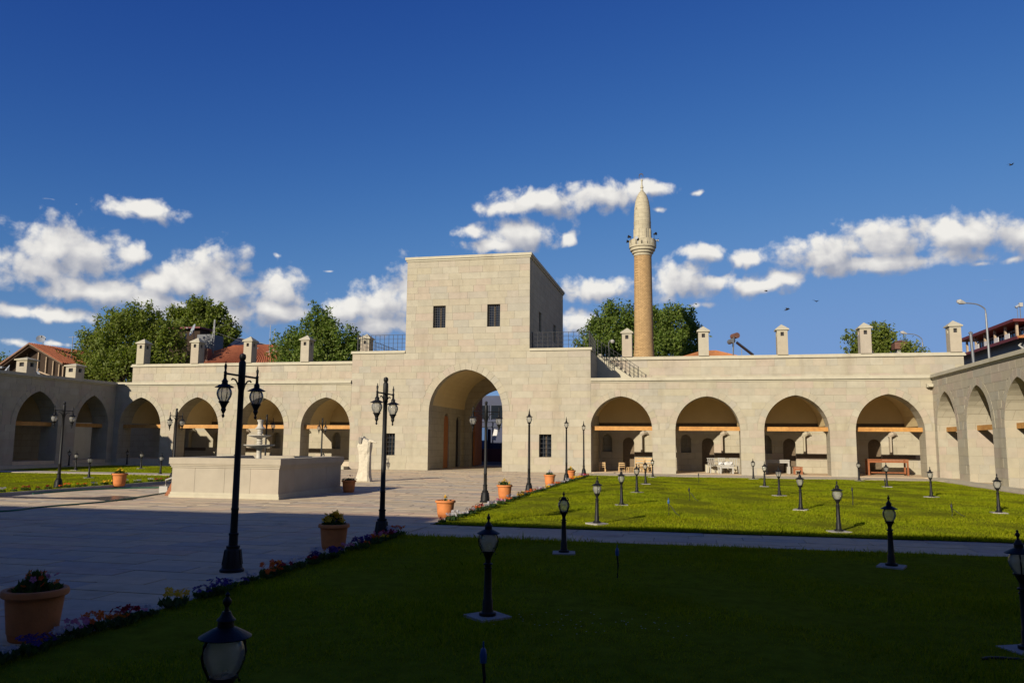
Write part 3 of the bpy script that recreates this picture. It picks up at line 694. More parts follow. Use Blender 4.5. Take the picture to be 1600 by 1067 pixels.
# ------------------------------------------------------------------ lamps
def lantern(parent, z, s=1.0, x=0, y=0, roof=True, hang=False):
    """glass acorn lantern whose cup stands at height z; ribs, roof and finial are parts"""
    c = (x, y, z); k = s
    cup = MB(); cup.lathe([(0, -.002), (.028 * k, 0), (.034 * k, .02 * k), (.05 * k, .055 * k), (.062 * k, .075 * k), (.07 * k, .08 * k), (.07 * k, .092 * k), (0, .092 * k)], 14, c)
    if hang: cup.lathe([(0, -.13 * k), (.012 * k, -.12 * k), (.02 * k, -.10 * k), (.01 * k, -.075 * k), (.022 * k, -.05 * k), (.035 * k, -.02 * k), (.028 * k, .0)], 12, c)
    mk('cup', cup, M_iron, parent, smooth=True)
    gl = MB(); gl.lathe([(.058 * k, .093 * k), (.078 * k, .125 * k), (.093 * k, .165 * k), (.099 * k, .195 * k), (.094 * k, .23 * k), (.078 * k, .262 * k), (.064 * k, .28 * k)], 18, c)
    mk('globe', gl, M_glass, parent, smooth=True)
    for q in range(2):
        a = math.pi * q + .9; ux, uy = math.cos(a), math.sin(a)
        rb = MB(); rb.tube([(x + ux * r * k, y + uy * r * k, z + h * k) for r, h in ((.085, .055), (.068, .088), (.098, .15), (.107, .195), (.100, .24), (.076, .285))], .0065 * k, 6); mk('rib', rb, M_iron, parent, smooth=True)
    if roof:
        rf = MB(); rf.lathe([(0, .278 * k), (.06 * k, .279 * k), (.122 * k, .272 * k), (.126 * k, .277 * k), (.10 * k, .292 * k), (.062 * k, .312 * k), (.04 * k, .322 * k), (.038 * k, .35 * k), (.046 * k, .354 * k), (.03 * k, .372 * k), (.02 * k, .395 * k), (0, .396 * k)], 18, c)
        mk('roof', rf, M_iron, parent, smooth=True)
    else:
        rf = MB(); rf.lathe([(0, .278 * k), (.062 * k, .279 * k), (.05 * k, .30 * k), (.03 * k, .33 * k), (0, .34 * k)], 14, c)
        for j in range(6):
            a = j * math.pi / 3; ux, uy = math.cos(a), math.sin(a)
            rf.tube([(x + ux * r * k, y + uy * r * k, z + h * k) for r, h in ((.06, .27), (.085, .29), (.07, .315), (.05, .33))], .009 * k, 6)
        for j in range(2):
            a = math.pi * j + 2.45; ux, uy = math.cos(a), math.sin(a)
            rf.tube([(x + ux * r * k, y + uy * r * k, z + h * k) for r, h in ((.07, .29), (.115, .22), (.118, .19), (.10, .14), (.07, .085), (.09, .06))], .009 * k, 6)
        mk('crown_scrolls', rf, M_iron, parent, smooth=True)
    fn = MB(); top = .395 if roof else .335
    fn.lathe([(0, top * k), (.013 * k, top * k), (.009 * k, (top + .02) * k), (.021 * k, (top + .04) * k), (.021 * k, (top + .052) * k), (.008 * k, (top + .07) * k), (.012 * k, (top + .08) * k), (0, (top + .095) * k)], 10, c); mk('finial', fn, M_iron, parent, smooth=True)

def make_bollard(label, roof=True):
    t = thing('lantern_bollard', label, 'bollard light')
    b = MB(); b.box(-.175, .175, -.175, .175, -.03, .012); mk('base_slab', b, M_conc, t)
    p = MB(); p.lathe([(0, .013), (.085, .013), (.085, .04), (.06, .05), (.052, .07), (.05, .16), (.043, .17), (.034, .46), (.04, .465), (.04, .475), (.031, .48), (.031, .495), (.046, .50), (.046, .512), (.028, .52), (.027, .552)], 12)
    mk('post', p, M_iron, t, smooth=True)
    lantern(t, .55, .93, roof=roof)
    return t
BOLL = [
 (-2.08, 3.36, 'lantern bollard closest to the viewer, only its globe and roof rising at the bottom edge'),
 (-1.98, 7.87, 'lantern bollard with wide roof mid shaded lawn, on a pale concrete slab'),
 (-1.94, 12.57, 'roofless lantern bollard with curled scrolls round its globe, at the shaded lawn edge'),
 (-1.95, 17.25, 'lantern bollard first beyond the path in the sunlit row nearest the flower bed'),
 (-1.85, 22.5, 'lantern bollard second beyond the path in the sunlit row nearest the flower bed'),
 (-1.80, 28.4, 'lantern bollard third beyond the path in the sunlit row nearest the flower bed'),
 (-1.80, 34.3, 'lantern bollard fourth beyond the path, in front of the wooden stools under the first arch'),
 (-1.81, 41.3, 'lantern bollard last in its row, against the pier between first and second right arches'),
 (2.79, 7.76, 'lantern bollard in the shaded lawn cut by the right picture edge, beside a black hose'),
 (2.80, 12.5, 'lantern bollard with wide dark roof on the shaded lawn just before the path, right half'),
 (2.89, 17.1, 'lantern bollard first beyond the path in the middle row of the sunlit lawn'),
 (2.87, 22.45, 'lantern bollard second beyond the path in the middle row of the sunlit lawn'),
 (2.95, 28.3, 'lantern bollard third beyond the path in the middle row of the sunlit lawn'),
 (2.99, 34.1, 'lantern bollard fourth beyond the path in the middle row, before the third arch'),
 (3.10, 41.2, 'small lantern bollard ending the middle row, against the pier left of the third arch'),
 (7.82, 23.1, 'lantern bollard on the sunlit lawn nearest the right wing, first of its row'),
 (7.94, 29.4, 'lantern bollard second in the row beside the right wing, before the corner pier'),
 (8.0, 35.8, 'lantern bollard in front of the red table under the fourth arch'),
 (8.0, 41.3, 'lantern bollard half hidden at the left jamb of the fourth arch'),
 (-31.1, 35.6, 'lantern bollard with bright globe in front of the second arch of the shaded left wing'),
 (-24.7, 29.06, 'lantern bollard with bright globe on the left lawn just before the pale cross path'),
 (-36.3, 41.0, 'dark lantern bollard in the wall shade left of the second left-wing arch'),
 (-29.9, 39.1, 'lantern bollard before the dark first arch of the left range'),
 (-24.4, 33.3, 'lantern bollard beside the tall double lamp left of the fountain'),
 (-35.0, 44.4, 'dark lantern bollard in the wall shade at the far left corner of the court'),
 (-24.2, 39.3, 'lantern bollard whose globe shows above the basin rim under the second left arch'),
 (-21.7, 38.6, 'lantern bollard whose finial shows above the basin rim at the pier'),
 (-20.9, 43.2, 'lantern bollard seen behind the tiered marble fountain'),
]
b0 = make_bollard('x'); b1 = make_bollard('y', roof=False)
for i, (x, y, lab) in enumerate(BOLL):
    if i == 0: o = b0
    elif i == 2: o = b1
    else: o = copy_tree(b0)
    tag(o, lab, 'bollard light', 'lantern bollards standing on the lawns')
    o.location = (x, y, .055 if i == 0 else .03 if x > -15 else .1); o.rotation_euler = (rnd.gauss(0, .012), rnd.gauss(0, .012), (i * 2.39996) % 6.28)
    if i == 2: o.rotation_euler.z = .15

POST = [(0, 0), (.16, 0), (.16, .03), (.135, .05), (.13, .09), (.105, .27), (.085, .30), (.09, .315), (.09, .335), (.06, .345), (.058, .47), (.066, .48), (.066, .5), (.05, .51), (.047, .8), (.052, .81), (.052, .83), (.046, .84)]
def make_double(label):
    t = thing('double_street_lamp', label, 'street lamp')
    p = MB(); p.lathe(POST + [(.040, 2.0), (.040, 2.45), (.048, 2.46), (.048, 2.80), (.040, 2.82), (.028, 2.835), (.04, 2.85), (.046, 2.88), (.04, 2.915), (0, 2.935)], 14); mk('post', p, M_iron, t, smooth=True)
    for a in range(8):
        ang = a * math.pi / 4; fl = MB(); fl.bar((.128 * math.cos(ang), .128 * math.sin(ang), .09), (.10 * math.cos(ang), .10 * math.sin(ang), .285), .022, .02); mk('flute', fl, M_iron, t)
    for sg in (-1, 1):
        a = MB(); a.tube([(0, 0, 2.62), (sg * .40, 0, 2.62)], .014, 8)
        a.tube([(sg * .04, 0, 2.33), (sg * .055, 0, 2.42), (sg * .09, 0, 2.50), (sg * .15, 0, 2.555), (sg * .22, 0, 2.565), (sg * .245, 0, 2.548)], .011, 8)
        arm = mk('arm', a, M_iron, t, smooth=True)
        # hanging lantern: cup below, spire through the arm
        z = 2.16; k = 1.0; x = sg * .40
        h = bpy.data.objects.new('lantern', None); C.objects.link(h); h.parent = t; h.location = (x, 0, 0)
        lantern(h, z, 1.0, x, 0, hang=True)
        sp = MB(); sp.lathe([(0, z + .36), (.022, z + .362), (.018, z + .46), (.024, z + .47), (.012, z + .5), (.02, z + .56), (.006, z + .60), (.009, z + .615), (0, z + .63)], 10, (x, 0, 0)); mk('spire', sp, M_iron, h, smooth=True)
    return t
DBL = [(-6.0, 9.80, 0, 1.57, 'tall black double lamp nearest the viewer, rising before the fountain basin'),
       (-5.5, 13.87, 0, 1.57, 'tall black double lamp at the far end of the shaded flower bed'),
       (-5.80, 22.6, 0, .55, 'tall black double lamp standing in front of the gate opening'),
       (-20.9, 23.2, .06, 1.57, 'tall black double lamp at the far left, in front of the first left-wing arch'),
       (-20.3, 28.5, .06, 1.57, 'tall black double lamp just left of the fountain basin'),
       (-20.3, 35.6, .06, 1.2, 'double lamp directly behind the tiered marble fountain'),
       (-20.0, 41.1, .06, 1.57, 'double lamp seen inside the left-range arch next to the gatehouse')]
d0 = make_double('x')
for i, (x, y, z, a, lab) in enumerate(DBL):
    o = d0 if i == 0 else copy_tree(d0)
    tag(o, lab, 'street lamp', 'tall double lamps along the plaza'); o.location = (x, y, z); o.rotation_euler.z = a
def make_single():
    t = thing('single_street_lamp', 'x', 'street lamp')
    p = MB(); p.lathe(POST + [(.036, 2.3), (.042, 2.31), (.042, 2.33), (.03, 2.34), (.028, 2.36)], 14); mk('post', p, M_iron, t, smooth=True)
    lantern(t, 2.34, 1.0)
    sp = MB(); sp.lathe([(.045, 2.66), (.05, 2.67), (.03, 2.71), (.036, 2.72), (.022, 2.77), (.026, 2.78), (.012, 2.84), (.015, 2.85), (0, 2.92)], 10); mk('spire', sp, M_iron, t, smooth=True)
    return t
s0_ = make_single()
for i, (x, y, lab) in enumerate([(-5.42, 27.2, 'single lantern lamp nearest of three beside the flower bed, right of the gate'), (-5.44, 36.0, 'single lantern lamp between two terracotta pots, right of the square grilled window'), (-5.5, 42.6, 'single lantern lamp furthest of three, at the left jamb of the first arch')]):
    o = s0_ if i == 0 else copy_tree(s0_); tag(o, lab, 'street lamp', 'single lamps beside the flower bed'); o.location = (x, y, 0)

# ------------------------------------------------------------------ fountain, statue
fx0, fx1, fy0, fy1 = -15.42, -11.84, 21.6, 25.9
ft = thing('fountain_basin', 'big square stone fountain basin with a moulded rim on the plaza', 'fountain basin', ((fx0 + fx1) / 2, 23.75, 0))
mb = MB(); T = .42
for (a, b, c, d) in ((fx0, fx1, fy0, fy0 + T), (fx0, fx1, fy1 - T, fy1), (fx0, fx0 + T, fy0 + T, fy1 - T), (fx1 - T, fx1, fy0 + T, fy1 - T)): mb.box(a + .02, b - .02, c + .02, d - .02, 0, .9)
mk('basin_wall', mb, M_joint, ft)
def panel(a, b, c, d, z0, z1): q = MB(); q.box(a, b, c, d, z0, z1); mk('stone_panel', q, M_stone2, ft)
M_stone2 = mat('basin_stone', (.33, .29, .22), .85, .10, 2, .25, 50, rand=[(.335, .292, .217), (.32, .285, .218), (.345, .297, .226)], stain=.5)
for k, (u, v) in enumerate(((0, .22), (.22, .5), (.5, .74), (.74, 1))):
    W = fx1 - fx0; D = fy1 - fy0
    panel(fx0 + W * u + .004, fx0 + W * v - .004, fy0, fy0 + .03, .16, .893); panel(fx0 + W * u + .004, fx0 + W * v - .004, fy1 - .03, fy1, .16, .893)
    panel(fx1 - .03, fx1, fy0 + .032 + (D - .064) * u, fy0 + .032 + (D - .064) * v - .006, .16, .893); panel(fx0, fx0 + .03, fy0 + .032 + (D - .064) * u, fy0 + .032 + (D - .064) * v - .006, .16, .893)
mb = MB()
for (z0, z1, e) in ((0, .09, .045), (.0902, .16, .02)):
    mb.box(fx0 - e, fx1 + e, fy0 - e, fy0 + .1, z0, z1); mb.box(fx0 - e, fx1 + e, fy1 - .1, fy1 + e, z0, z1); mb.box(fx0 - e, fx0 + .1, fy0 + .1, fy1 - .1, z0, z1); mb.box(fx1 - .1, fx1 + e, fy0 + .1, fy1 - .1, z0, z1)
mk('base_moulding', mb, M_trim, ft)
for (za, zb, e) in ((.893, .95, .025), (.9502, 1.0, .05), (1.0002, 1.19, .075)):
    mb = MB()
    mb.box(fx0 - e, fx1 + e, fy0 - e, fy0 + T, za, zb); mb.box(fx0 - e, fx1 + e, fy1 - T, fy1 + e, za, zb); mb.box(fx0 - e, fx0 + T, fy0 + T, fy1 - T, za, zb); mb.box(fx1 - T, fx1 + e, fy0 + T, fy1 - T, za, zb)
    mk('rim' if za > 1 else 'rim_moulding', mb, M_stone2, ft)
mb = MB(); mb.box(fx0 + T, fx1 - T, fy0 + T, fy1 - T, .1, .88); mk('water', mb, M_water, ft)
mf = thing('marble_fountain', 'white tiered marble fountain with two dishes rising from the stone basin', 'fountain', (-13.8, 23.8, .88))
def lt(name, prof, m=M_marble, n=24): q = MB(); q.lathe(prof, n, (-13.8, 23.8, 0)); return mk(name, q, m, mf, smooth=True)
lt('column', [(0, .88), (.2, .88), (.2, .95), (.12, .98), (.09, 1.05), (.11, 1.1), (.085, 1.15), (.08, 1.4), (.11, 1.45), (.18, 1.5), (.1, 1.52)])
lt('dish', [(.1, 1.47), (.3, 1.5), (.47, 1.545), (.5, 1.575), (.5, 1.59), (.46, 1.59), (.3, 1.55), (.1, 1.53)])
lt('column', [(.1, 1.53), (.08, 1.6), (.105, 1.64), (.075, 1.68), (.1, 1.72), (.075, 1.76), (.1, 1.80), (.1, 1.85)])
lt('dish', [(.1, 1.81), (.22, 1.83), (.33, 1.865), (.36, 1.885), (.36, 1.9), (.33, 1.9), (.2, 1.87), (.1, 1.86)])
lt('column', [(.1, 1.86), (.07, 1.92), (.095, 1.96), (.07, 2.0), (.095, 2.04), (.08, 2.08), (.15, 2.1), (.155, 2.13), (.12, 2.15), (.09, 2.2), (.07, 2.3), (.1, 2.36), (.11, 2.4), (0, 2.41)])

ss_ = thing('carved_stele', 'tall rough white stone stele with a small grey plaque near its top', 'sculpture', (-13.72, 32.4, 0))
mb = MB(); prof = [(0, -.36, .34, .24), (.04, -.37, .34, .25), (.22, -.31, .30, .22), (.5, -.26, .27, .2), (.85, -.24, .27, .19), (1.15, -.23, .26, .18), (1.32, -.28, .27, .2), (1.5, -.32, .28, .21), (1.66, -.30, .30, .2), (1.76, -.25, .2, .17), (1.86, -.22, -.02, .13), (1.93, -.2, -.06, .1)]
vs = []; n = 12; rg = random.Random(9)
for z, xl, xr, d in prof:
    c = (xl + xr) / 2; h = (xr - xl) / 2
    for j in range(n):
        a = 2 * math.pi * j / n; sx = math.copysign(abs(math.cos(a)) ** .5, math.cos(a)); sy = math.copysign(abs(math.sin(a)) ** .5, math.sin(a))
        vs.append((c + h * sx + rg.uniform(-.018, .018), d * sy + rg.uniform(-.018, .018), z + rg.uniform(-.012, .012) * (z > .1)))
fs = [(i * n + j, i * n + (j + 1) % n, (i + 1) * n + (j + 1) % n, (i + 1) * n + j) for i in range(len(prof) - 1) for j in range(n)] + [tuple(reversed(range(n))), tuple(range((len(prof) - 1) * n, len(prof) * n))]
mb.add([(x - 13.72, y + 32.4, max(0, z)) for x, y, z in vs], fs)
mb.tube([(-13.56, 32.36, 1.66), (-13.44, 32.32, 1.74), (-13.28, 32.30, 1.70), (-13.16, 32.29, 1.66)], [.1, .07, .05, .025], 8)
mk('stone', mb, M_carved, ss_)
mb = MB(); mb.box(-13.93, -13.80, 32.155, 32.19, 1.62, 1.90); mk('plaque', mb, M_plaque, ss_)

# ------------------------------------------------------------------ flowers and pots
def leaf_blades(mb, n, rad, h, rg, base=0.):
    for _ in range(n):
        a = rg.uniform(0, 6.28); r = rad * math.sqrt(rg.random()); x, y = r * math.cos(a), r * math.sin(a); b = rg.uniform(0, 6.28); w = rg.uniform(.012, .028); hh = h * rg.uniform(.5, 1); l = rg.uniform(.02, .07)
        dx, dy = math.cos(b), math.sin(b)
        mb.add([(x - dy * w * .4, y + dx * w * .4, base), (x + dx * l * .5 - dy * w, y + dy * l * .5 + dx * w, base + hh * .6), (x + dx * l, y + dy * l, base + hh), (x + dx * l * .5 + dy * w, y + dy * l * .5 - dx * w, base + hh * .6)], [(0, 1, 2, 3)])
def flower_heads(mb, n, rad, h, rg, size=.024, base=0.):
    for _ in range(n):
        a = rg.uniform(0, 6.28); r = rad * math.sqrt(rg.random()); c = Vector((r * math.cos(a), r * math.sin(a), base + h * rg.uniform(.72, 1.08)))
        nn = Vector((rg.uniform(-.8, .8), rg.uniform(-1.0, .5), rg.uniform(.3, 1))).normalized(); u = nn.orthogonal().normalized(); w = nn.cross(u); s = size * rg.uniform(.8, 1.25)
        # five rounded petals round a sunk centre
        vs = [c - nn * s * .25]; fs = []
        for p in range(5):
            t0 = p * 2 * math.pi / 5
            for dt, rr in ((-.55, .75), (0, 1.05), (.55, .75)):
                vs.append(c + (u * math.cos(t0 + dt) + w * math.sin(t0 + dt)) * s * rr)
            i = 1 + 3 * p; fs += [(0, i, i + 1), (0, i + 1, i + 2)]
        mb.add(vs, fs)
def make_clump(col, seed):
    rg = random.Random(seed); l = MB(); leaf_blades(l, 60, .11, .085, rg)
    o = mk('flower_clump', l, M_stem, None, recalc=False, local=True)
    f = MB(); flower_heads(f, rg.choice((13, 16, 19)), .115, .125, rg, .029); mk('blossoms', f, PET[col], o, recalc=False, local=True)
    return o
PROTO = {c: [make_clump(c, hash_ + 10 * k) for k in range(2)] for hash_, c in enumerate(PET)}
used = set()
CL = []
def clump(x, y, z, col, bed, k):
    p = PROTO[col][k % 2]
    o = p if id(p) not in used else copy_tree(p); used.add(id(p))
    o['category'] = 'flowers'; o['group'] = 'flowers ' + bed; CL.append((y, col, bed, o))
    o.location = (x, y, z); o.rotation_euler.z = rnd.uniform(0, 6.28); s = rnd.uniform(.7, 1.2); o.scale = (s, s, s * rnd.uniform(.85, 1.15))
def bed(x, y0, y1, step, z, seq, name, jit=.07):
    y = y0; k = 0; run = 0; col = seq[0]
    while y < y1:
        if run <= 0: col = seq[rnd.randrange(len(seq))]; run = rnd.randint(1, 3)
        clump(x + rnd.uniform(-jit, jit), y, z, col, name, k)
        y += step * rnd.uniform(.75, 1.3); k += 1; run -= 1
# the near bed, as the photograph has it from front to back
near = 'along the shaded lawn'
for y, c in ((4.9, 'orange'), (5.05, 'violet'), (5.2, 'white'), (5.4, 'white'), (5.62, 'violet'), (5.85, 'violet'), (6.0, 'white'), (6.2, 'pink'), (6.4, 'orange'), (6.6, 'orange'), (6.75, 'red'), (6.95, 'pink'), (7.1, 'white'), (7.5, 'yellow'), (8.0, 'violet'), (8.2, 'violet'), (8.4, 'violet'), (8.6, 'white'), (8.8, 'violet'), (9.05, 'white'), (9.3, 'orange'), (9.45, 'orange'), (9.6, 'orange'), (9.75, 'red'), (9.95, 'white'), (10.15, 'white'), (10.5, 'red'), (10.7, 'violet'), (10.9, 'white'), (11.1, 'violet'), (11.5, 'violet'), (11.9, 'pink'), (12.1, 'violet'), (12.3, 'orange'), (12.55, 'violet'), (12.75, 'orange'), (12.95, 'pink'), (13.15, 'yellow'), (13.4, 'red'), (13.6, 'pink'), (13.85, 'white'), (14.05, 'orange')):
    clump(-5.22 + rnd.uniform(-.06, .06), y, .03, c, near, int(y * 10))
bed(-5.18, 16.5, 41.6, .42, .03, ['red', 'yellow', 'orange', 'white', 'orange', 'red', 'yellow', 'pink', 'white'], 'along the sunlit right lawn')
bed(-20.35, 19.6, 31.6, .42, .11, ['yellow', 'white', 'red', 'orange', 'yellow', 'white'], 'along the left lawn')

# say where along its row each clump grows
ZONES = {'along the shaded lawn': ((5.7, 'before the nearest terracotta pot'), (6.5, 'beside the nearest terracotta pot'), (7.8, 'beyond the nearest terracotta pot'), (9.2, 'before the nearest double lamp'), (10.0, 'at the foot of the nearest double lamp'), (11.3, 'between the nearest double lamp and yellow-flowered pot'), (12.6, 'beside the shaded yellow-flowered pot'), (13.3, 'before the second double lamp'), (99, 'at the second double lamp by the path')),
         'along the sunlit right lawn': ((18.6, 'around the sunlit corner pot'), (21.8, 'between the corner pot and the gate lamp'), (23.5, 'at the foot of the gate lamp'), (25.6, 'behind the pot by the gate lamp'), (28.3, 'at the nearest single lamp'), (31.8, 'beyond the nearest single lamp'), (34, 'beside the pot between the single lamps'), (37, 'at the middle single lamp'), (39.6, 'beside the furthest pot'), (99, 'at the furthest single lamp')),
         'along the left lawn': ((22, 'at the far left edge'), (24.2, 'at the far left double lamp'), (26.2, 'beside the pot on the left'), (28, 'behind the wet paving on the left'), (99, 'at the double lamp left of the basin'))}
ORD = ['first', 'second', 'third', 'fourth', 'fifth', 'sixth', 'seventh', 'eighth']
zone = {}
for y, col, bed_, o in sorted(CL, key=lambda q: q[0]): zone.setdefault((col, next(w for lim, w in ZONES[bed_] if y < lim)), []).append(o)
for (col, w), L in zone.items():
    for i, o in enumerate(L): o['label'] = '%s pansies %s' % (col, w) + ('' if len(L) == 1 else ', %s clump from the viewer' % ORD[i])

def make_pot():
    t = thing('terracotta_pot', 'x', 'flower pot')
    p = MB(); p.lathe([(0, 0), (.165, 0), (.175, .01), (.185, .06), (.19, .065), (.215, .30), (.218, .345), (.222, .35), (.2, .35), (.17, .02), (0, .02)], 28); mk('pot', p, M_terra, t, smooth=True)
    r = MB(); r.lathe([(.205, .345), (.245, .352), (.252, .36), (.252, .39), (.245, .405), (.225, .41), (.205, .405), (.2, .345)], 28); mk('rim', r, M_terra, t, smooth=True)
    s = MB(); s.lathe([(0, .375), (.12, .38), (.206, .37)], 20); mk('soil', s, M_pot, t, smooth=True)
    return t
POTS = [(-5.66, 6.12, 'large terracotta pot nearest the viewer at the left edge, in shade', 'orange', 'leafy plant with a few orange and pink blooms in the nearest pot', 1.06),
        (-5.64, 12.15, 'terracotta pot in shade by the second tall double lamp', 'yellow', 'bright yellow flowers filling the shaded pot', 1.0),
        (-11.35, 25.5, 'terracotta pot against the shaded side of the fountain basin', 'red', 'wide-leaved plant in the pot beside the basin', 1.0),
        (-5.56, 17.95, 'orange terracotta pot in sun at the lawn corner, nearly empty', 'yellow', 'single small seedling in the sunlit corner pot', .95),
        (-5.66, 24.5, 'terracotta pot beside the lamp in front of the gate', 'yellow', 'dried yellow-orange flowers in the pot beside the gate lamp', 1.0),
        (-5.66, 32.8, 'terracotta pot in sun between the first and second single lamps', 'white', 'pale flowers in the pot between the single lamps', 1.0),
        (-5.60, 38.4, 'terracotta pot furthest away, below the third single lamp', 'yellow', 'small cream flowers in the furthest pot', 1.0),
        (-20.05, 25.1, 'terracotta pot standing alone on the left by the wet paving', 'yellow', 'yellow flowers in the pot on the left by the wet paving', 1.1)]
p0 = make_pot()
for i, (x, y, lab, col, plab, s) in enumerate(POTS):
    o = p0 if i == 0 else copy_tree(p0); tag(o, lab, 'flower pot', 'terracotta pots round the plaza'); o.location = (x, y, .06 if x < -18 else 0); o.scale = (s, s, s); o.rotation_euler.z = i
    rg = random.Random(70 + i); l = MB()
    sparse = i == 3
    if i == 2:
        for k in range(9):
            a = k * .72; mb_ = [(0, 0, 0)]
            for q in range(1, 4): mb_.append((math.cos(a) * .10 * q, math.sin(a) * .10 * q, .06 * q + .05 - .02 * q * q))
            for u, v in zip(mb_, mb_[1:]):
                w = .035; px, py = -math.sin(a) * w, math.cos(a) * w
                l.add([(u[0] - px, u[1] - py, u[2]), (u[0] + px, u[1] + py, u[2]), (v[0] + px, v[1] + py, v[2]), (v[0] - px, v[1] - py, v[2])], [(0, 1, 2, 3)])
        leaf_blades(l, 40, .15, .10, rg)
    else: [leaf_blades(l, 12 if sparse else 60, r_, h_, rg) for r_, h_ in (((.05, .10),) if sparse else ((.20, .08), (.14, .15), (.07, .21 if i in (0, 1) else .17)))]
    pl = mk('flower_plant', l, M_stem, None, recalc=False, local=True); tag(pl, plab, 'flowers', 'plants growing in the terracotta pots')
    f = MB(); [flower_heads(f, {0: 3, 1: 16, 2: 2, 3: 2}.get(i, 9), .03 if sparse else r_, .12 if sparse else h_, rg, .045 if i == 1 else .03) for r_, h_ in ((.19, .11), (.13, .17), (.06, .21))]; mk('blossoms', f, PET[col], pl, recalc=False, local=True)
    if i in (0, 1):
        f = MB(); flower_heads(f, 6, .17, .13, rg, .028); mk('blossoms', f, PET['pink' if i == 0 else 'violet'], pl, recalc=False, local=True)
    pl.location = (x, y, (.06 if x < -18 else 0) + .375 * s)

# ------------------------------------------------------------------ hoses, pump, sprinklers, wet paving
def curve_pts(pts, n=8):
    out = []; P = [Vector(p) for p in pts]; P = [P[0] * 2 - P[1]] + P + [P[-1] * 2 - P[-2]]
    for i in range(1, len(P) - 2):
        for k in range(n):
            t = k / n; a, b, c, d = P[i - 1:i + 3]
            out.append(.5 * ((2 * b) + (c - a) * t + (2 * a - 5 * b + 4 * c - d) * t * t + (3 * b - a - 3 * c + d) * t ** 3))
    out.append(P[-2]); return out
h = MB(); h.tube(curve_pts([(-17.5, 14.6, .022), (-15.92, 15.95, .022), (-16.0, 17.2, .022), (-15.76, 18.88, .022), (-15.9, 20.3, .022), (-16.35, 22.1, .022), (-16.5, 22.9, .03)]), .019, 8)
tag(mk('garden_hose', h, M_hose, smooth=True), 'green hose running from the pump across into the shade', 'hose')
h = MB(); h.tube(curve_pts([(-20.0, 21.2, .022), (-20.0, 22.94, .022), (-19.6, 24.2, .022), (-18.9, 25.0, .022), (-17.9, 25.3, .022), (-17.2, 24.4, .022), (-16.7, 23.3, .03)]), .02, 8)
tag(mk('garden_hose', h, M_hose, smooth=True), 'green hose lying along the edge of the left lawn', 'hose')
pp = thing('water_pump', 'small black and white water pump at the left corner of the fountain basin', 'pump', (-16.4, 23.1, 0))
mb = MB(); mb.lathe([(0, 0), (.14, 0), (.14, .2), (.11, .24), (0, .25)], 14, (-16.4, 23.1, 0)); mk('pump_body', mb, M_blackp, pp, smooth=True)
mb = MB(); mb.box(-16.86, -16.56, 23.0, 23.2, 0, .22); mb.tube([(-16.7, 23.1, .22), (-16.7, 23.1, .42), (-16.45, 23.1, .5)], .03, 8); mk('pipe', mb, M_white, pp)
mb = MB(); mb.extrude([(-16.0, 0), (-15.50, 0), (-15.50, .80), (-15.56, .80)], lambda s, t, z: (s, 22.1 - t, z), 0, -.9); tag(mk('red_wedge', mb, M_redwood), 'dark red prop against the left side of the fountain basin', 'wedge')  # dark red triangular block at the basin's left side
for i, (x, y, hh, bend, lab) in enumerate([(-.93, 10.55, .30, 0, 'blue-headed sprinkler on a black stake in the shaded lawn beside the path'), (-1.41, 5.5, .24, 0, 'blue-headed sprinkler in the dark lawn at the bottom edge'), (-.5, 19.8, .30, 1, 'blue-headed sprinkler with a curved tube on the sunlit lawn'), (-.01, 25.0, .30, 1, 'thin sprinkler with a drooping tube behind the blue-headed one'), (.4, 36.0, .34, 0, 'thin sprinkler stake before the second right arch'), (7.5, 33.9, .32, 0, 'thin sprinkler stake before the fourth right arch'), (6.3, 21.7, .22, 1, 'twisted black sprinkler tube in the middle of the right lawn'), (4.6, 24.8, .42, 0, 'pale green sprinkler stake right of the lawn bollards'), (7.5, 20.4, .28, 1, 'sprinkler tube beside the bollard near the right edge')]):
    t = thing('sprinkler_stake', lab, 'sprinkler', (x, y, .03), 'sprinklers on the lawns')
    mb = MB(); mb.tube([(x, y, .02), (x + .01, y, hh * .6), (x, y, hh)], .012, 6); mk('stake', mb, M_blackp, t)
    mb = MB(); mb.lathe([(0, hh - .005), (.022, hh), (.026, hh + .05), (.018, hh + .09), (.006, hh + .10), (.005, hh + .14), (0, hh + .142)], 8, (x, y, 0)); mk('head', mb, M_blue if i < 3 else M_blackp, t, smooth=True)
    if bend: mb = MB(); mb.tube(curve_pts([(x, y, hh * .9), (x + .06, y - .04, hh * .8), (x + .16, y - .12, hh * .35), (x + .26, y - .18, .03)], 4), .007, 5); mk('tube', mb, M_blackp, t)
h = MB(); h.tube(curve_pts([(2.3, 7.38, .03), (2.4, 7.42, .035), (2.6, 7.44, .03), (3.0, 7.4, .035), (4.2, 7.5, .03)]), .012, 6)
tag(mk('irrigation_pipe', h, M_blackp, smooth=True), 'black irrigation pipe lying in the shaded grass at the right edge', 'pipe')
def puddle(pts, z, seed, n=7):
    rg = random.Random(seed); out = []
    for i in range(len(pts)):
        a, b = Vector(pts[i]), Vector(pts[(i + 1) % len(pts)]); 
        for k in range(n):
            q = a.lerp(b, k / n); out.append((q.x + rg.uniform(-.07, .07), q.y + rg.uniform(-.07, .07), z))
    mb = MB(); mb.add(out, [tuple(range(len(out)))]); structure('wet_patch', mb, M_wet, recalc=False)
puddle([(-20.1, 19.9), (-18.6, 19.75), (-17.6, 19.85), (-16.9, 20.0), (-15.9, 19.5), (-15.6, 20.2), (-16.3, 21.3), (-17.2, 21.5), (-17.5, 20.7), (-18.6, 20.35), (-19.9, 20.35)], .004, 1)
puddle([(-20.0, 25.6), (-19.3, 24.9), (-18.0, 25.6), (-17.2, 26.6), (-17.9, 28.3), (-20.05, 28.6)], .0042, 2)

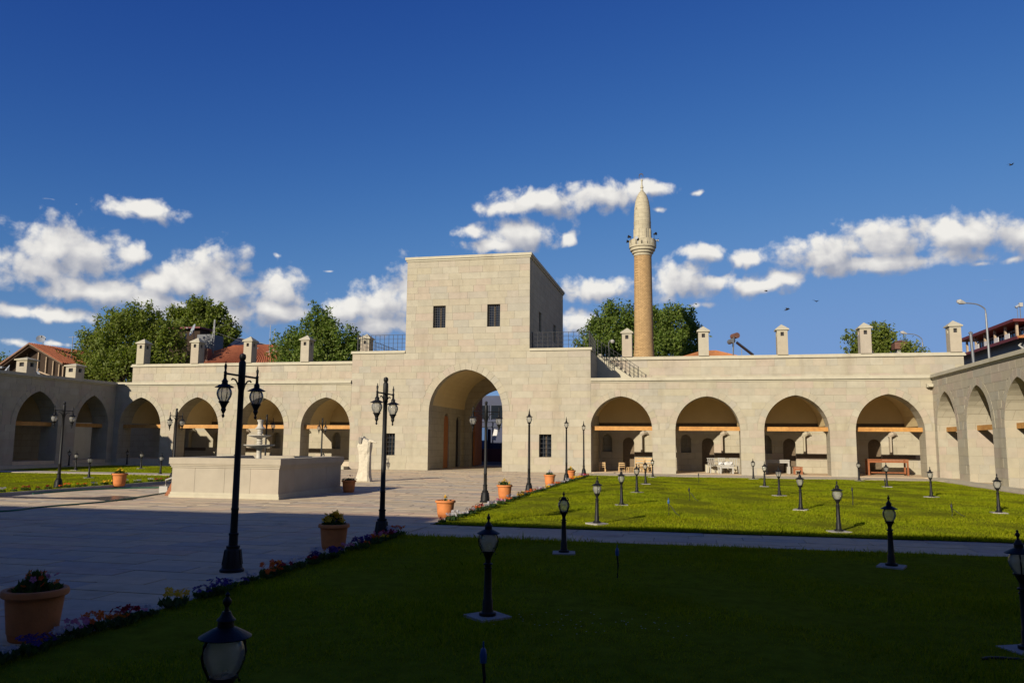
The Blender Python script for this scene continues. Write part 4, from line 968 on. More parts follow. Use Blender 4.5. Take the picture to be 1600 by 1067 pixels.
# ------------------------------------------------------------------ furniture under the arches
def stool(x, y, z, a, lab, back=True, s=1.):
    t = thing('wooden_stool', lab, 'chair', (0, 0, 0), 'wooden chairs under the first right arch')
    w, d, hs, hb = .34, .32, .27, .55
    for (px, py, h) in ((-w / 2, -d / 2, hs), (w / 2, -d / 2, hs), (-w / 2, d / 2, hb if back else hs), (w / 2, d / 2, hb if back else hs)):
        q = MB(); q.box(px - .02, px + .02, py - .02, py + .02, 0, h); mk('leg', q, M_chair, t)
    q = MB(); q.box(-w / 2 - .025, w / 2 + .025, -d / 2 - .025, d / 2 - .021, hs + .001, hs + .03); q.box(-w / 2 + .022, w / 2 - .022, d / 2 - .021, d / 2 + .02, hs + .001, hs + .03); mk('seat', q, M_chair, t)
    for zz in (.11, .2):
        q = MB(); q.bar((-w / 2 + .02, -d / 2, zz), (w / 2 - .02, -d / 2, zz), .02); mk('stretcher', q, M_chair, t)
    if back:
        for zz in (.40, .51):
            q = MB(); q.box(-w / 2 + .021, w / 2 - .021, d / 2 - .012, d / 2 + .012, zz - .03, zz + .03); mk('back_slat', q, M_chair, t)
    t.location = (x, y, z); t.rotation_euler.z = a; t.scale = (s, s, s); return t
stool(-5.0, 47.3, .05, 3.14, 'wooden chair alone at the left, in the shade under the first right arch')
stool(-3.86, 47.3, .05, 3.3, 'wooden chair with its back turned at the middle of the first right arch')
stool(-3.35, 47.1, .05, .4, 'low backless wooden stool under the first right arch', back=False, s=.95)
stool(-2.85, 48.6, .05, .2, 'tall-backed wooden chair in the sun by the shelf, first of a pair', s=1.5)
stool(-2.35, 48.4, .05, -.2, 'tall-backed wooden chair in the sun by the shelf, next to the pier', s=1.5)
stool(-2.55, 47.3, .05, .5, 'small wooden chair in front of the tall-backed pair', s=.9)
def block_step(x0, x1, y0, y1, z0, z1, lab):
    q = MB(); q.box(x0, x1, y0, y1, z0, z1); tag(mk('stone_step', q, M_trim), lab, 'step')
block_step(-3.05, -2.2, 49.2, 50.1, .052, .5, 'pale stone step block below the niche under the first right arch')
block_step(.95, 2.0, 48.0, 49.8, .052, .5, 'pale stone step block under the second right arch')
block_step(5.6, 6.3, 48.9, 50.1, .052, .45, 'pale stone step block behind the white table')
def table(x, y, z, w, d, h, m, lab, low=True, cat='table'):
    t = thing('table', lab, cat, (x, y, z))
    for sx in (-1, 1):
        for sy in (-1, 1): q = MB(); px, py = x + sx * (w / 2 - .06), y + sy * (d / 2 - .06); q.box(px - .045, px + .045, py - .045, py + .045, z, z + h - .07); mk('leg', q, m, t)
    q = MB(); q.box(x - w / 2, x + w / 2, y - d / 2, y + d / 2, z + h - .055, z + h); mk('top', q, m, t)
    q = MB(); q.box(x - w / 2 + .1, x + w / 2 - .1, y - d / 2 + .04, y - d / 2 + .07, z + h - .19, z + h - .07); mk('apron', q, m, t)
    if low: q = MB(); q.box(x - w / 2 + .1, x + w / 2 - .1, y - .04, y + .04, z + .12, z + .18); mk('stretcher', q, m, t)
table(10.9, 48.6, .05, 2.15, .75, .9, M_redwood, 'long red-brown wooden table under the fourth right arch')
table(5.0, 48.7, .05, 1.35, .7, .80, M_white, 'white-topped table under the third right arch', False)
table(6.05, 48.0, .05, .5, .5, .42, M_redwood, 'small low table beside the white-topped one', False)
def pchair(x, y, a, lab):
    t = thing('plastic_chair', lab, 'chair', (0, 0, 0), 'white plastic chairs under the second right arch')
    for (px, py) in ((-.22, -.2), (.22, -.2), (-.22, .2), (.22, .2)): q = MB(); q.bar((px * 1.15, py * 1.15, 0), (px, py, .42), .045); mk('leg', q, M_white, t)
    q = MB(); q.box(-.24, .24, -.22, .22, .42, .45); mk('seat', q, M_white, t)
    for k in range(4): q = MB(); q.bar((-.18 + .12 * k, .21, .47), (-.18 + .12 * k, .27, .82), .05, .015); mk('back_slat', q, M_white, t)
    q = MB(); q.bar((-.24, .272, .84), (.24, .272, .84), .03, .05); mk('back_rail', q, M_white, t)
    for sx in (-1, 1): q = MB(); q.tube([(sx * .25, .24, .68), (sx * .27, 0, .66), (sx * .26, -.2, .62), (sx * .24, -.22, .45)], .018, 6); mk('arm', q, M_white, t)
    t.location = (x, y, .05); t.rotation_euler.z = a
pchair(1.35, 47.6, .4, 'white plastic chair at the left of the cluttered second right arch')
pchair(1.75, 48.3, -.5, 'white plastic chair half behind another under the second right arch')
pchair(2.55, 47.9, .1, 'white plastic chair beside the right jamb of the second arch')
table(2.1, 47.3, .05, .8, .6, .5, M_white, 'low white table heaped with things under the second right arch', False)
q = MB(); rg = random.Random(4)
for k in range(9): q.obox((1.85 + rg.uniform(-.2, .5), 47.3 + rg.uniform(-.2, .2), .62 + rg.uniform(-.02, .05)), (rg.uniform(.1, .3), rg.uniform(.1, .25), rg.uniform(.06, .16)), (rg.uniform(-.4, .4), rg.uniform(-.4, .4), rg.uniform(0, 3)))
tag(mk('bundle', q, M_cloth), 'heap of pale bundles lying on the low white table', 'bundle')
M_shed = mat('dull_sheet_metal', (.12, .125, .13), .7, .2, 8)
M_wood2 = mat('dark_boards_attic_shade', (.035, .022, .014), .95, .3, 6)
# ------------------------------------------------------------------ railings on the gatehouse roof
def railing(lab, runs, z_of, h, name='roof_railing'):
    """runs: list of (p0,p1) ground points; z_of(x,y) gives the foot height"""
    t = thing(name, lab, 'railing', runs[0][0] + (z_of(*runs[0][0]),)); br = MB()
    for (a, b) in runs:
        A, B = Vector((*a, z_of(*a))), Vector((*b, z_of(*b))); L = (B - A).length; n = max(2, round(L / .30))
        for k in range(n + 1):
            p = A.lerp(B, k / n)
            if k in (0, n): q = MB(); q.box(p.x - .025, p.x + .025, p.y - .025, p.y + .025, p.z, p.z + h + .03); mk('post', q, M_bars, t)
            else: br.box(p.x - .011, p.x + .011, p.y - .011, p.y + .011, p.z, p.z + h - .012)
        for f in (1., .0):
            q = MB(); up = Vector((0, 0, h * f + (.03 if f == 0 else 0))); q.bar(A + up, B + up, .03, .022); mk('rail', q, M_bars, t)
        for f in (.25, .5, .75): up = Vector((0, .02, h * f)); br.bar(A + up, B + up, .016, .016)
    tag(mk('bars', br, M_bars, t), kind='stuff')
railing('black mesh railing on the roof left of the gate tower', [((-20.3, Y0 + .4), (-17.05, Y0 + .4)), ((-20.3, Y0 + .45), (-20.3, YH + 6))], lambda x, y: 7.28 if y < Y0 + .7 else 7.1, 1.05)
railing('black mesh railing on the roof right of the gate tower', [((-9.05, Y0 + .4), (-5.62, Y0 + .4)), ((-5.6, Y0 + .45), (-5.6, YH - 1.0))], lambda x, y: 7.28 if y < Y0 + .7 else 7.1, 1.0)
railing('black railing sloping down beside the roof stair', [((-5.45, YH - 1.02), (-2.95, YH - 1.02))], lambda x, y: 5.46 + 1.72 * max(0, min(1, (-2.95 - x) / 2.5)), .95, 'stair_railing')
rl = thing('roof_lamp', 'small globe lamp on a thin pole beside the first right chimney', 'lamp', (-4.5, YH + 1.5, 7))
mb = MB(); mb.tube([(-5.0, YH + 1.5, 6.8), (-5.0, YH + 1.5, 8.25), (-4.9, YH + 1.5, 8.42), (-4.75, YH + 1.5, 8.45)], .03, 6); mk('pole', mb, M_galv, rl)
mb = MB(); mb.lathe([(0, 8.2), (.1, 8.24), (.15, 8.34), (.1, 8.44), (0, 8.48)], 12, (-4.75, YH + 1.5, 0)); mk('globe', mb, M_white, rl, smooth=True)

# ------------------------------------------------------------------ minaret
mx, my = -3.15, 60.
mi = thing('minaret', 'slender buff brick minaret with a pale stone balcony and pointed top', 'minaret', (mx, my, 0))
def ml(name, prof, m, n=28): q = MB(); q.lathe(prof, n, (mx, my, 0)); return mk(name, q, m, mi, smooth=True)
ml('base', [(0, 0), (1.2, 0), (1.2, 6.8), (.84, 7.6), (.82, 7.61), (0, 7.61)], M_brick)
ml('shaft', [(.82, 7.612), (.79, 8.1), (.735, 8.9), (.715, 9.4), (.66, 15.9), (0, 15.9)], M_brick)
for z, r, h in ((15.902, .70, .2), (16.104, .82, .2), (16.306, .95, .22), (16.528, 1.03, .16)): ml('corbel_ring', [(0, z), (r - .05, z), (r, z + .04), (r, z + h - .003), (0, z + h - .003)], M_minstone)
for k in range(14):
    a = k * 2 * math.pi / 14; q = MB(); q.obox((mx + .97 * math.cos(a), my + .97 * math.sin(a), 16.93), (.06, .36, .46), (0, 0, a)); mk('balustrade_slab', q, M_minstone, mi)
ml('drum', [(0, 16.69), (.70, 16.69), (.70, 16.9), (.655, 17.0), (.65, 18.5), (.66, 18.52), (.66, 18.6), (.63, 18.62), (0, 18.62)], M_minstone)
ml('spire', [(.64, 18.622), (.635, 19.1), (.60, 19.7), (.52, 20.25), (.40, 20.65), (.24, 20.95), (.12, 21.08), (.1, 21.1), (0, 21.1)], M_minstone)
ml('finial', [(.12, 21.1), (.08, 21.3), (.13, 21.36), (.06, 21.6), (.05, 21.85), (.1, 21.95), (.04, 22.05), (0, 22.06)], M_trim)
for k in range(8):
    a = k * math.pi / 4 + .35; q = MB(); q.obox((mx + .665 * math.cos(a), my + .665 * math.sin(a), 17.55), (.07, .13, .9), (0, 0, a)); mk('pilaster', q, M_minstone, mi)
q = MB(); q.tube([(mx - .05 + .16 * math.cos(t), my, 22.28 + .2 * math.sin(t)) for t in [(-.6 + i * .5) * 1.1 for i in range(10)]], [.005, .02, .03, .035, .04, .04, .035, .03, .02, .005], 6); mk('crescent', q, M_band, mi)
for k, (a, z) in enumerate(((-2.6, 17.35), (-1.9, 17.1), (-.5, 17.5), (.1, 17.15), (3.3, 17.1))):
    ux, uy = math.cos(a), math.sin(a); q = MB(); c = Vector((mx + 1.02 * ux, my + 1.02 * uy, z)); d = Vector((ux, uy, .1))
    q.tube([c - d * .05, c, c + d * .2], [.04, .05, .13], 10); q.tube([c - Vector((0, 0, .45)), c], .02, 5); mk('loudspeaker', q, M_dish if k % 2 else M_blackp, mi)

# ------------------------------------------------------------------ trees
def tree(name, lab, x, y, blobs, zt, n, leaf, M, seed, lsize=.145):
    """blobs: crown lobes (dx,dy,z,rx,rz); leaves sit in sprays on the outside of the lobes and thin out inwards"""
    rg = np.random.default_rng(seed); rr = random.Random(seed)
    t = thing(name, lab, 'tree', (x, y, 0))
    tk = MB(); tk.tube([(x, y, 0), (x + .05, y, zt * .4), (x - .05, y + .05, zt * .75), (x, y, zt)], [.34, .25, .2, .15], 10)
    for (dx, dy, z, rx, rz) in blobs:
        for k in range(4):
            e = Vector((x + dx + rr.uniform(-.7, .7) * rx, y + dy + rr.uniform(-.7, .7) * rx, z + rr.uniform(-.3, .75) * rz)); m0 = Vector((x, y, zt * rr.uniform(.6, 1.)))
            mid = m0.lerp(e, .5) + Vector((rr.uniform(-.3, .3), rr.uniform(-.3, .3), rr.uniform(.1, .5))); tk.tube([m0, mid, e], [.1, .055, .015], 5)
    mk('trunk', tk, M_bark, t, smooth=True)
    tot = sum(b[3] ** 2 * b[4] for b in blobs) ; V = []; 
    for (dx, dy, z, rx, rz) in blobs:
        k = int(n * rx * rx * rz / tot); ns = max(6, k // 34)
        u = rg.normal(size=(ns, 3)); u /= np.linalg.norm(u, axis=1)[:, None]; u[:, 2] = np.where(u[:, 2] < -.55, -u[:, 2], u[:, 2])
        rad = rg.uniform(.35, 1.02, ns) ** .55 * (1 + .10 * np.sin(5 * np.arctan2(u[:, 1], u[:, 0]) + z) + rg.normal(0, .07, ns))
        cen = u * rad[:, None] * np.array([rx, rx, rz]) + np.array([x + dx, y + dy, z])
        ax = u * .6 + np.array([0, 0, .75]); ax /= np.linalg.norm(ax, axis=1)[:, None]            # sprays point up and out
        m = k // ns; s = rg.uniform(-.5, .6, (ns, m)); 
        p = cen[:, None, :] + ax[:, None, :] * s[..., None] * .75 + rg.normal(0, .19, (ns, m, 3)) * (1.1 - .5 * s[..., None]); p = p.reshape(-1, 3)
        a = rg.normal(size=p.shape); a /= np.linalg.norm(a, axis=1)[:, None]; nn = rg.normal(size=p.shape) + np.array([-.3, -.5, .7]); b = np.cross(a, nn); b /= np.linalg.norm(b, axis=1)[:, None]
        sz = lsize * rg.uniform(.6, 1.25, len(p))[:, None]
        V.append(np.stack([p - a * sz, p + b * sz * .48, p + a * sz, p - b * sz * .48], 1))
    V = np.concatenate(V); F = np.arange(len(V) * 4).reshape(-1, 4)
    c = mk_np('crown', V.reshape(-1, 3), F, leaf, t, 4)
    return t
tree('leafy_tree', 'broad dense green tree behind the left end of the left arcade', -46.3, 58.5, [(-3.0, 0, 8.2, 2.6, 2.4), (0, 0, 9.8, 2.8, 2.6), (.6, .5, 11.7, 1.5, 1.7), (2.6, 0, 8.8, 2.4, 2.3), (-1.6, -.5, 10.9, 1.7, 1.6), (3.2, .6, 10.3, 1.4, 1.5), (-4.3, 0, 9.6, 1.2, 1.5), (.5, -1, 7.4, 3.4, 1.8), (-4.9, 0, 7.2, 1.4, 1.5)], 6, 32000, M_leafA, M_leafA, 1)
tree('poplar_clump', 'paler tree rising behind the roof with the satellite dishes', -51.0, 75, [(-2.6, 0, 14.0, 1.6, 1.9), (-.6, 0, 14.6, 1.7, 2.2), (1.6, 0, 14.0, 1.6, 2.0), (3.1, 0, 12.8, 1.3, 1.6), (0, 0, 12.4, 3.2, 1.8)], 10, 15000, M_leafA, M_leafA, 2, .2)
tree('walnut_tree', 'dark green tree behind the fourth chimney, left of the gate tower', -30.3, 61, [(-2.2, 0, 9.0, 1.9, 1.9), (0, 0, 10.2, 1.8, 2.0), (.1, 0, 11.7, 1.0, 1.25), (1.7, 0, 9.6, 1.9, 1.7), (3.0, 0, 8.6, 1.3, 1.6), (0, -.5, 8.0, 3.2, 1.7)], 6, 19000, M_leafB, M_leafB, 3)
tree('walnut_tree', 'rounded dark tree behind the minaret, on its left side', -6.4, 70, [(-1.2, 0, 10.7, 2.0, 2.2), (.6, 0, 12.2, 1.7, 1.9), (1.6, .5, 10.4, 2.2, 2.2), (-.2, 0, 13.0, .9, 1.0), (0, -.5, 9.2, 3.0, 1.8)], 7, 18000, M_leafB, M_leafB, 4)
tree('walnut_tree', 'rounded dark tree behind the minaret, on its right side', -1.6, 71, [(-1.0, 0, 11.6, 1.9, 2.0), (.8, 0, 11.9, 1.8, 1.9), (1.8, 0, 10.2, 1.5, 1.9), (-.2, -.5, 9.4, 2.7, 1.9)], 7, 18000, M_leafB, M_leafB, 5)
tree('young_tree', 'small light green tree behind the second chimney from the right', 14.0, 65, [(-1.0, 0, 9.4, .9, 1.1), (.4, 0, 9.9, 1.1, 1.0), (1.3, 0, 9.2, .9, .9), (0, 0, 8.6, 1.6, .9)], 6, 4200, M_leafA, M_leafA, 6, .15)
tree('garden_bush', 'low green bush beside the small roof tank on the right', 16.1, 61, [(0, 0, 8.2, .9, .55), (-.9, 0, 8.0, .7, .5)], 6, 900, M_leafA, M_leafA, 7, .12)
tree('garden_bush', 'dark bush at the far left edge beside the gabled house', -57.5, 56, [(0, 0, 7.6, 1.3, 1.1), (-1.6, 0, 7.2, 1.2, 1.0)], 5, 1800, M_leafB, M_leafB, 8, .13)

# ------------------------------------------------------------------ houses beyond the walls
def tiled_slope(parent, a, b, c, d, m, rows=None, name='roof'):
    """a,b along the eave, c,d along the ridge above b and a: a slab with raised tile rolls"""
    a, b, c, d = map(Vector, (a, b, c, d)); n = (b - a).cross(d - a).normalized(); n = n if n.z > 0 else -n
    q = MB(); q.add([a, b, c, d, a - n * .08, b - n * .08, c - n * .08, d - n * .08], [(0, 1, 2, 3), (7, 6, 5, 4), (0, 4, 5, 1), (1, 5, 6, 2), (2, 6, 7, 3), (3, 7, 4, 0)])
    o = mk(name, q, m, parent); k = max(2, int((b - a).length / .24)); w = MB()
    for i in range(k + 1):
        f = i / k; w.tube([a.lerp(b, f) + n * .015, d.lerp(c, f) + n * .015], .055, 6)
    tag(mk('tile_rolls', w, m, o), kind='stuff'); return o
# open gabled house at the left edge
hl = thing('gabled_house', 'house at the left edge with a red tiled gable roof and an open timber-framed attic', 'house', (-52.6, 58, 0))
mb = MB(); mb.box(-55.0, -50.2, 54.6, 62, 0, 6.6); mk('wall', mb, M_cream, hl)
mb = MB(); mb.extrude([(-55.6, 6.61), (-49.7, 6.61), (-49.7, 7.75), (-52.7, 9.28), (-55.6, 7.4)], lambda s, t, z: (s, t, z), 54.95, 62); mk('attic_wall', mb, M_wood2, hl)  # dark fill stands for the shade inside the open attic
tiled_slope(hl, (-49.3, 54.2, 7.75), (-49.3, 62.4, 7.75), (-52.7, 62.4, 9.45), (-52.7, 54.2, 9.45), M_rtile)
tiled_slope(hl, (-56.1, 54.2, 7.3), (-56.1, 62.4, 7.3), (-52.72, 62.4, 9.42), (-52.72, 54.2, 9.42), M_rtile)
mb = MB(); mb.bar((-49.25, 54.12, 7.66), (-52.7, 54.12, 9.40), .04, .09); mb2 = MB(); mb2.bar((-56.1, 54.12, 7.22), (-52.72, 54.12, 9.36), .04, .09)
sf_ = MB(); sf_.extrude([(-56.0, 7.14), (-52.7, 9.26), (-49.35, 7.62), (-49.35, 7.52), (-52.7, 9.12), (-56.0, 7.02)], lambda s, t, z: (s, t, z), 54.24, 54.94); mk('soffit', sf_, M_wood2, hl)
mk('barge_board', mb, M_wood, hl); mk('barge_board', mb2, M_wood, hl)
for x in (-54.3, -53.4, -52.3, -51.5, -50.8, -50.2, -49.8):
    zt = 9.3 - abs(x + 52.7) * .5 - .15; q = MB(); q.box(x - .035, x + .035, 54.8, 54.88, 6.6, zt); mk('stud', q, M_palewood if x > -53 else M_wood, hl)
mb = MB(); mb.bar((-51.8, 54.4, 7.15), (-49.6, 54.4, 6.45), .09, .09); mk('rail', mb, M_palewood, hl)
def dish(lab, c, r, d, base, cat='satellite dish'):
    t = thing('satellite_dish', lab, cat, base); c = Vector(c); d = Vector(d).normalized(); u = d.orthogonal().normalized(); w = d.cross(u)
    q = MB(); vs = [c - d * .22 * r]; n = 18; fs = []
    for k in (.5, 1.):
        o = len(vs); vs += [c + (u * math.cos(2 * math.pi * j / n) + w * math.sin(2 * math.pi * j / n)) * r * k - d * .22 * r * (1 - k * k) for j in range(n)]
        if k == .5: fs += [(0, o + j, o + (j + 1) % n) for j in range(n)]
        else: fs += [(o - n + j, o + j, o + (j + 1) % n, o - n + (j + 1) % n) for j in range(n)]
    q.add(vs, fs); mk('reflector', q, M_dish, t, smooth=True)
    q = MB(); q.tube([c - d * .2 * r, Vector(base) + Vector((0, 0, .6)), Vector(base)], .03, 6); mk('mast', q, M_galv, t)
    q = MB(); q.tube([c - w * r * .95, c + d * r * .75], .015, 5); q.box(*[v for i in range(3) for v in ((c + d * r * .75)[i] - .06, (c + d * r * .75)[i] + .06)]); mk('feed_arm', q, M_galv, t)
dish('dark satellite dish on the ridge of the open gabled house', (-52.55, 55.2, 9.95), .36, (.5, -.6, .45), (-52.6, 55.5, 9.3))
dish('pale satellite dish low beside the first left-wing chimney', (-39.6, 39.2, 5.75), .34, (-.5, -.7, .5), (-39.8, 39.6, 5.42))
dish('small satellite dish between the two left-wing chimneys', (-39.5, 41.3, 5.62), .26, (.6, -.6, .4), (-39.6, 41.6, 5.42))
an = thing('roof_aerial', 'thin white aerial pole left of the broad tree', 'aerial', (-50.5, 57, 7.5)); mb = MB(); mb.tube([(-50.6, 56.5, 8), (-50.6, 56.5, 10.3)], .03, 5); mk('pole', mb, M_galv, an); mb = MB(); mb.bar((-51.0, 56.5, 10.2), (-50.2, 56.5, 10.2), .03); mk('crossbar', mb, M_galv, an)
# red hipped roof behind the left arcade
hm = thing('red_roofed_house', 'wide house with a red tiled hipped roof behind the second and third chimneys', 'house', (-38, 64, 0))
mb = MB(); mb.box(-44, -33.2, 60.5, 68.5, 0, 8.0); mk('wall', mb, M_greywall, hm)
tiled_slope(hm, (-44.6, 60, 7.9), (-32.6, 60, 7.9), (-36.4, 64.5, 10.25), (-40.4, 64.5, 10.25), M_rtile)
tiled_slope(hm, (-32.58, 60, 7.9), (-32.58, 69, 7.9), (-36.38, 64.6, 10.26), (-36.38, 64.5, 10.26), M_rtile)
tiled_slope(hm, (-44.62, 69, 7.9), (-44.62, 60, 7.9), (-40.42, 64.5, 10.26), (-40.42, 64.6, 10.26), M_rtile)
mb = MB(); mb.box(-41.35, -40.75, 61.0, 61.6, 8.1, 9.6); mk('chimney', mb, M_rust, hm)
sh = thing('roof_shed', 'grey sheet-metal tank shed behind the second chimney', 'shed', (-42.7, 66, 9)); mb = MB(); mb.box(-44.9, -43.3, 65.4, 67.2, 8.2, 11.5); mk('wall', mb, M_shed, sh); mb = MB(); mb.box(-48.4, -44.91, 65.8, 67.4, 8, 12.1); mk('brick_wall', mb, M_wood2, sh); mb = MB(); mb.box(-48.6, -44.6, 65.3, 67.9, 12.101, 12.25); mk('roof', mb, M_fascia, sh)
so_ = thing('solar_array', 'dark blue sloping solar panel roof behind the third chimney', 'solar panel', (-38.5, 65, 9.5)); mb = MB()
mb.add([(-41.0, 66, 11.2), (-37.2, 65.2, 10.30), (-37.4, 63.6, 9.85), (-41.2, 64.4, 10.1)], [(0, 1, 2, 3)]); mb.add([(-41.0, 66, 11.1), (-37.2, 65.2, 10.2), (-37.4, 63.6, 9.75), (-41.2, 64.4, 10.0)], [(0, 1, 2, 3)]); mk('panel', mb, M_panel, so_, recalc=False)
mb = MB(); mb.bar((-41.2, 64.38, 10.1), (-37.4, 63.58, 9.85), .06); mb.bar((-41.0, 66, 11.2), (-37.2, 65.2, 10.3), .06); mb.bar((-41.0, 66, 11.2), (-41.0, 66, 9)); mb.v = mb.v; mk('frame', mb, M_galv, so_)
ms_ = thing('lattice_mast', 'thin mast with guy wires beside the second chimney', 'mast', (-41.5, 63, 9.3)); mb = MB()
for dx in (-.12, .12): mb.tube([(-41.4 + dx, 62.6, 8.6), (-41.3 + dx * .3, 62.6, 12.4)], .035, 5)
for k in range(7): mb.bar((-41.5 + .02 * k, 62.6, 8.9 + .45 * k), (-41.25, 62.6, 9.2 + .45 * k), .03)
mk('mast', mb, M_galv, ms_); mb = MB(); mb.tube([(-41.3, 62.6, 11.3), (-38, 62.2, 10.2)], .012, 4); mb.tube([(-41.3, 62.6, 11.6), (-38.9, 62.2, 12.1)], .012, 4); mk('guy_wire', mb, M_galv, ms_)
dish('large satellite dish facing left above the red roof, upper of two', (-42.55, 61.2, 11.3), .58, (-.62, -.72, .3), (-42.3, 61.6, 8.3))
dish('large satellite dish facing left above the red roof, lower of two', (-43.0, 60.7, 10.35), .62, (-.62, -.72, .3), (-42.7, 61.1, 8.2))
aa = thing('roof_aerial', 'pair of thin white aerials right of the third chimney', 'aerial', (-34.9, 62, 8.5)); mb = MB(); mb.tube([(-35.2, 61.6, 8.2), (-35.2, 61.6, 11.6)], .022, 5); mb.tube([(-34.8, 61.6, 8.2), (-34.8, 61.6, 11.2)], .022, 5); mk('pole', mb, M_white, aa); mb = MB(); mb.bar((-35.5, 61.6, 9.3), (-34.2, 61.6, 9.3), .025); mb.bar((-34.4, 61.6, 9.3), (-34.4, 61.6, 9.8), .05); mk('crossbar', mb, M_galv, aa)
# orange roof and solar heater right of the minaret
ho = thing('orange_roofed_house', 'low orange tiled roof showing between two right-hand chimneys', 'house', (1.9, 63, 0)); mb = MB(); mb.box(-1.5, 5.0, 60.4, 66, 0, 7.7); mk('wall', mb, M_cream, ho)
tiled_slope(ho, (-2, 60, 7.65), (5.5, 60, 7.65), (2.2, 63.2, 8.9), (1.2, 63.2, 8.9), M_otile); tiled_slope(ho, (5.52, 60, 7.65), (5.52, 66.4, 7.65), (2.22, 63.3, 8.9), (2.22, 63.2, 8.9), M_otile)
wh = thing('solar_water_heater', 'rooftop solar water heater with a dark tank and sloping panel, between right-hand chimneys', 'water heater', (3.5, 59, 8)); mb = MB()
mb.tube([(3.05, 59.3, 9.1), (3.3, 58.7, 9.13)], .18, 12); mk('lower_tank', mb, M_galv, wh, smooth=True); mb = MB(); mb.tube([(3.3, 59.4, 9.5), (3.6, 58.8, 9.52)], .21, 12); mk('upper_tank', mb, M_rust, wh, smooth=True)
mb = MB(); mb.obox((4.1, 58.9, 8.55), (1.5, 1.0, .07), (0, R(40), 0)); mk('panel', mb, M_panel, wh); mb = MB(); mb.bar((3.2, 58.5, 7), (3.35, 58.6, 9.4), .05); mb.bar((3.3, 59.5, 7), (3.3, 59.5, 9.4), .05); mb.bar((4.7, 58.6, 7), (4.66, 58.6, 8.1), .05); mb.bar((3.9, 59.3, 7), (3.9, 59.3, 8.6), .05); mk('frame', mb, M_galv, wh)
rt = thing('roof_tank', 'small brown roof tank on a white base left of the last chimney', 'tank', (15.2, 62, 8)); mb = MB(); mb.box(14.95, 15.55, 61.7, 62.3, 6, 8.65); mk('base', mb, M_white, rt); mb = MB(); mb.box(14.75, 15.75, 61.5, 62.5, 8.652, 9.15); mb.add([(14.7, 61.45, 9.152), (15.8, 61.45, 9.152), (15.8, 62.55, 9.152), (14.7, 62.55, 9.152), (15.25, 62, 9.35)], [(0, 1, 4), (1, 2, 4), (2, 3, 4), (3, 0, 4)]); mk('tank', mb, M_rust, rt)
# house at the right edge
hr = thing('balcony_house', 'grey house at the right edge with dark red roof edge and open glazed attic', 'house', (28, 70, 0))
mb = MB(); mb.box(24, 33, 63.5, 77.5, 0, 9.7); mk('wall', mb, M_greywall, hr)
mb = MB(); mb.box(25.4, 33, 64.6, 77.5, 9.71, 10.9); mk('attic_wall', mb, M_maroon, hr)
tiled_slope(hr, (23.3, 78, 9.55), (23.3, 62.9, 9.55), (25.4, 64.5, 10.05), (25.4, 78, 10.05), M_rtile); tiled_slope(hr, (23.3, 62.88, 9.55), (33.5, 62.88, 9.55), (33.5, 64.6, 10.4), (25.4, 64.6, 10.06), M_otile)
mb = MB(); mb.box(23.25, 23.35, 62.9, 78, 9.40, 9.62); mk('fascia', mb, M_fascia, hr)
mb = MB(); mb.box(24.0, 34, 65.4, 78, 11.02, 11.25); mk('roof', mb, M_fascia, hr)
for k, y in enumerate((66.0, 68.2, 70.4, 72.6, 74.8, 77.0)):
    q = MB(); q.box(24.35, 24.5, y - .09, y + .09, 9.72, 11.018); mk('post', q, M_palewood, hr)
for k in range(5):
    y = 66.5 + 2.2 * k; q = MB(); q.box(25.34, 25.39, y, y + 1.3, 10.1, 10.75); w = mk('window', q, M_pane, hr); q = MB()
    for j in range(3): q.box(25.30, 25.338, y + .62 * j, y + .62 * j + .07, 10.1, 10.75)
    for z in (10.06, 10.75): q.box(25.305, 25.337, y - .05, y + 1.38, z, z + .06)
    mk('frame', q, M_white, w)
for k in range(4): y = 67.2 + 2.2 * k; q = MB(); q.box(24.3, 24.34, y, y + .9, 9.8, 10.35); mk('balcony_panel', q, M_cloth, hr)
mb = MB(); mb.tube([(24.1, 64.0, 9.4), (23.6, 63.6, 9.0), (23.9, 63.3, 8.6), (24.6, 63.3, 8.2)], .07, 8); mk('downpipe', mb, M_white, hr)
fp = thing('flue_pipe', 'shiny metal flue pipe standing before the house at the right edge', 'flue pipe', (17, 52.5, 5.4)); mb = MB(); mb.tube([(17.15, 53, 5.4), (17.05, 53, 8.55)], .085, 10); mk('pipe', mb, M_galv, fp, smooth=True); mb = MB(); mb.lathe([(0, 8.56), (.13, 8.57), (.13, 8.63), (0, 8.72)], 10, (17.05, 53, 0)); mk('cowl', mb, M_galv, fp)
ab = thing('roof_antenna', 'antenna mast with a white box on the ridge of the house at the right edge', 'antenna', (25, 67, 11.2)); mb = MB(); mb.tube([(25.2, 67.2, 11.25), (25.2, 67.2, 12.5)], .03, 5); mb.tube([(25.0, 67.2, 11.25), (25.0, 67.2, 12.3)], .02, 5); mk('mast', mb, M_galv, ab); mb = MB(); mb.box(25.12, 25.36, 67.05, 67.25, 12.4, 12.7); mk('box', mb, M_white, ab); mb = MB(); mb.tube([(24.85, 67.1, 12.35), (25.1, 67.1, 12.5)], .1, 8); mk('horn', mb, M_dish, ab)
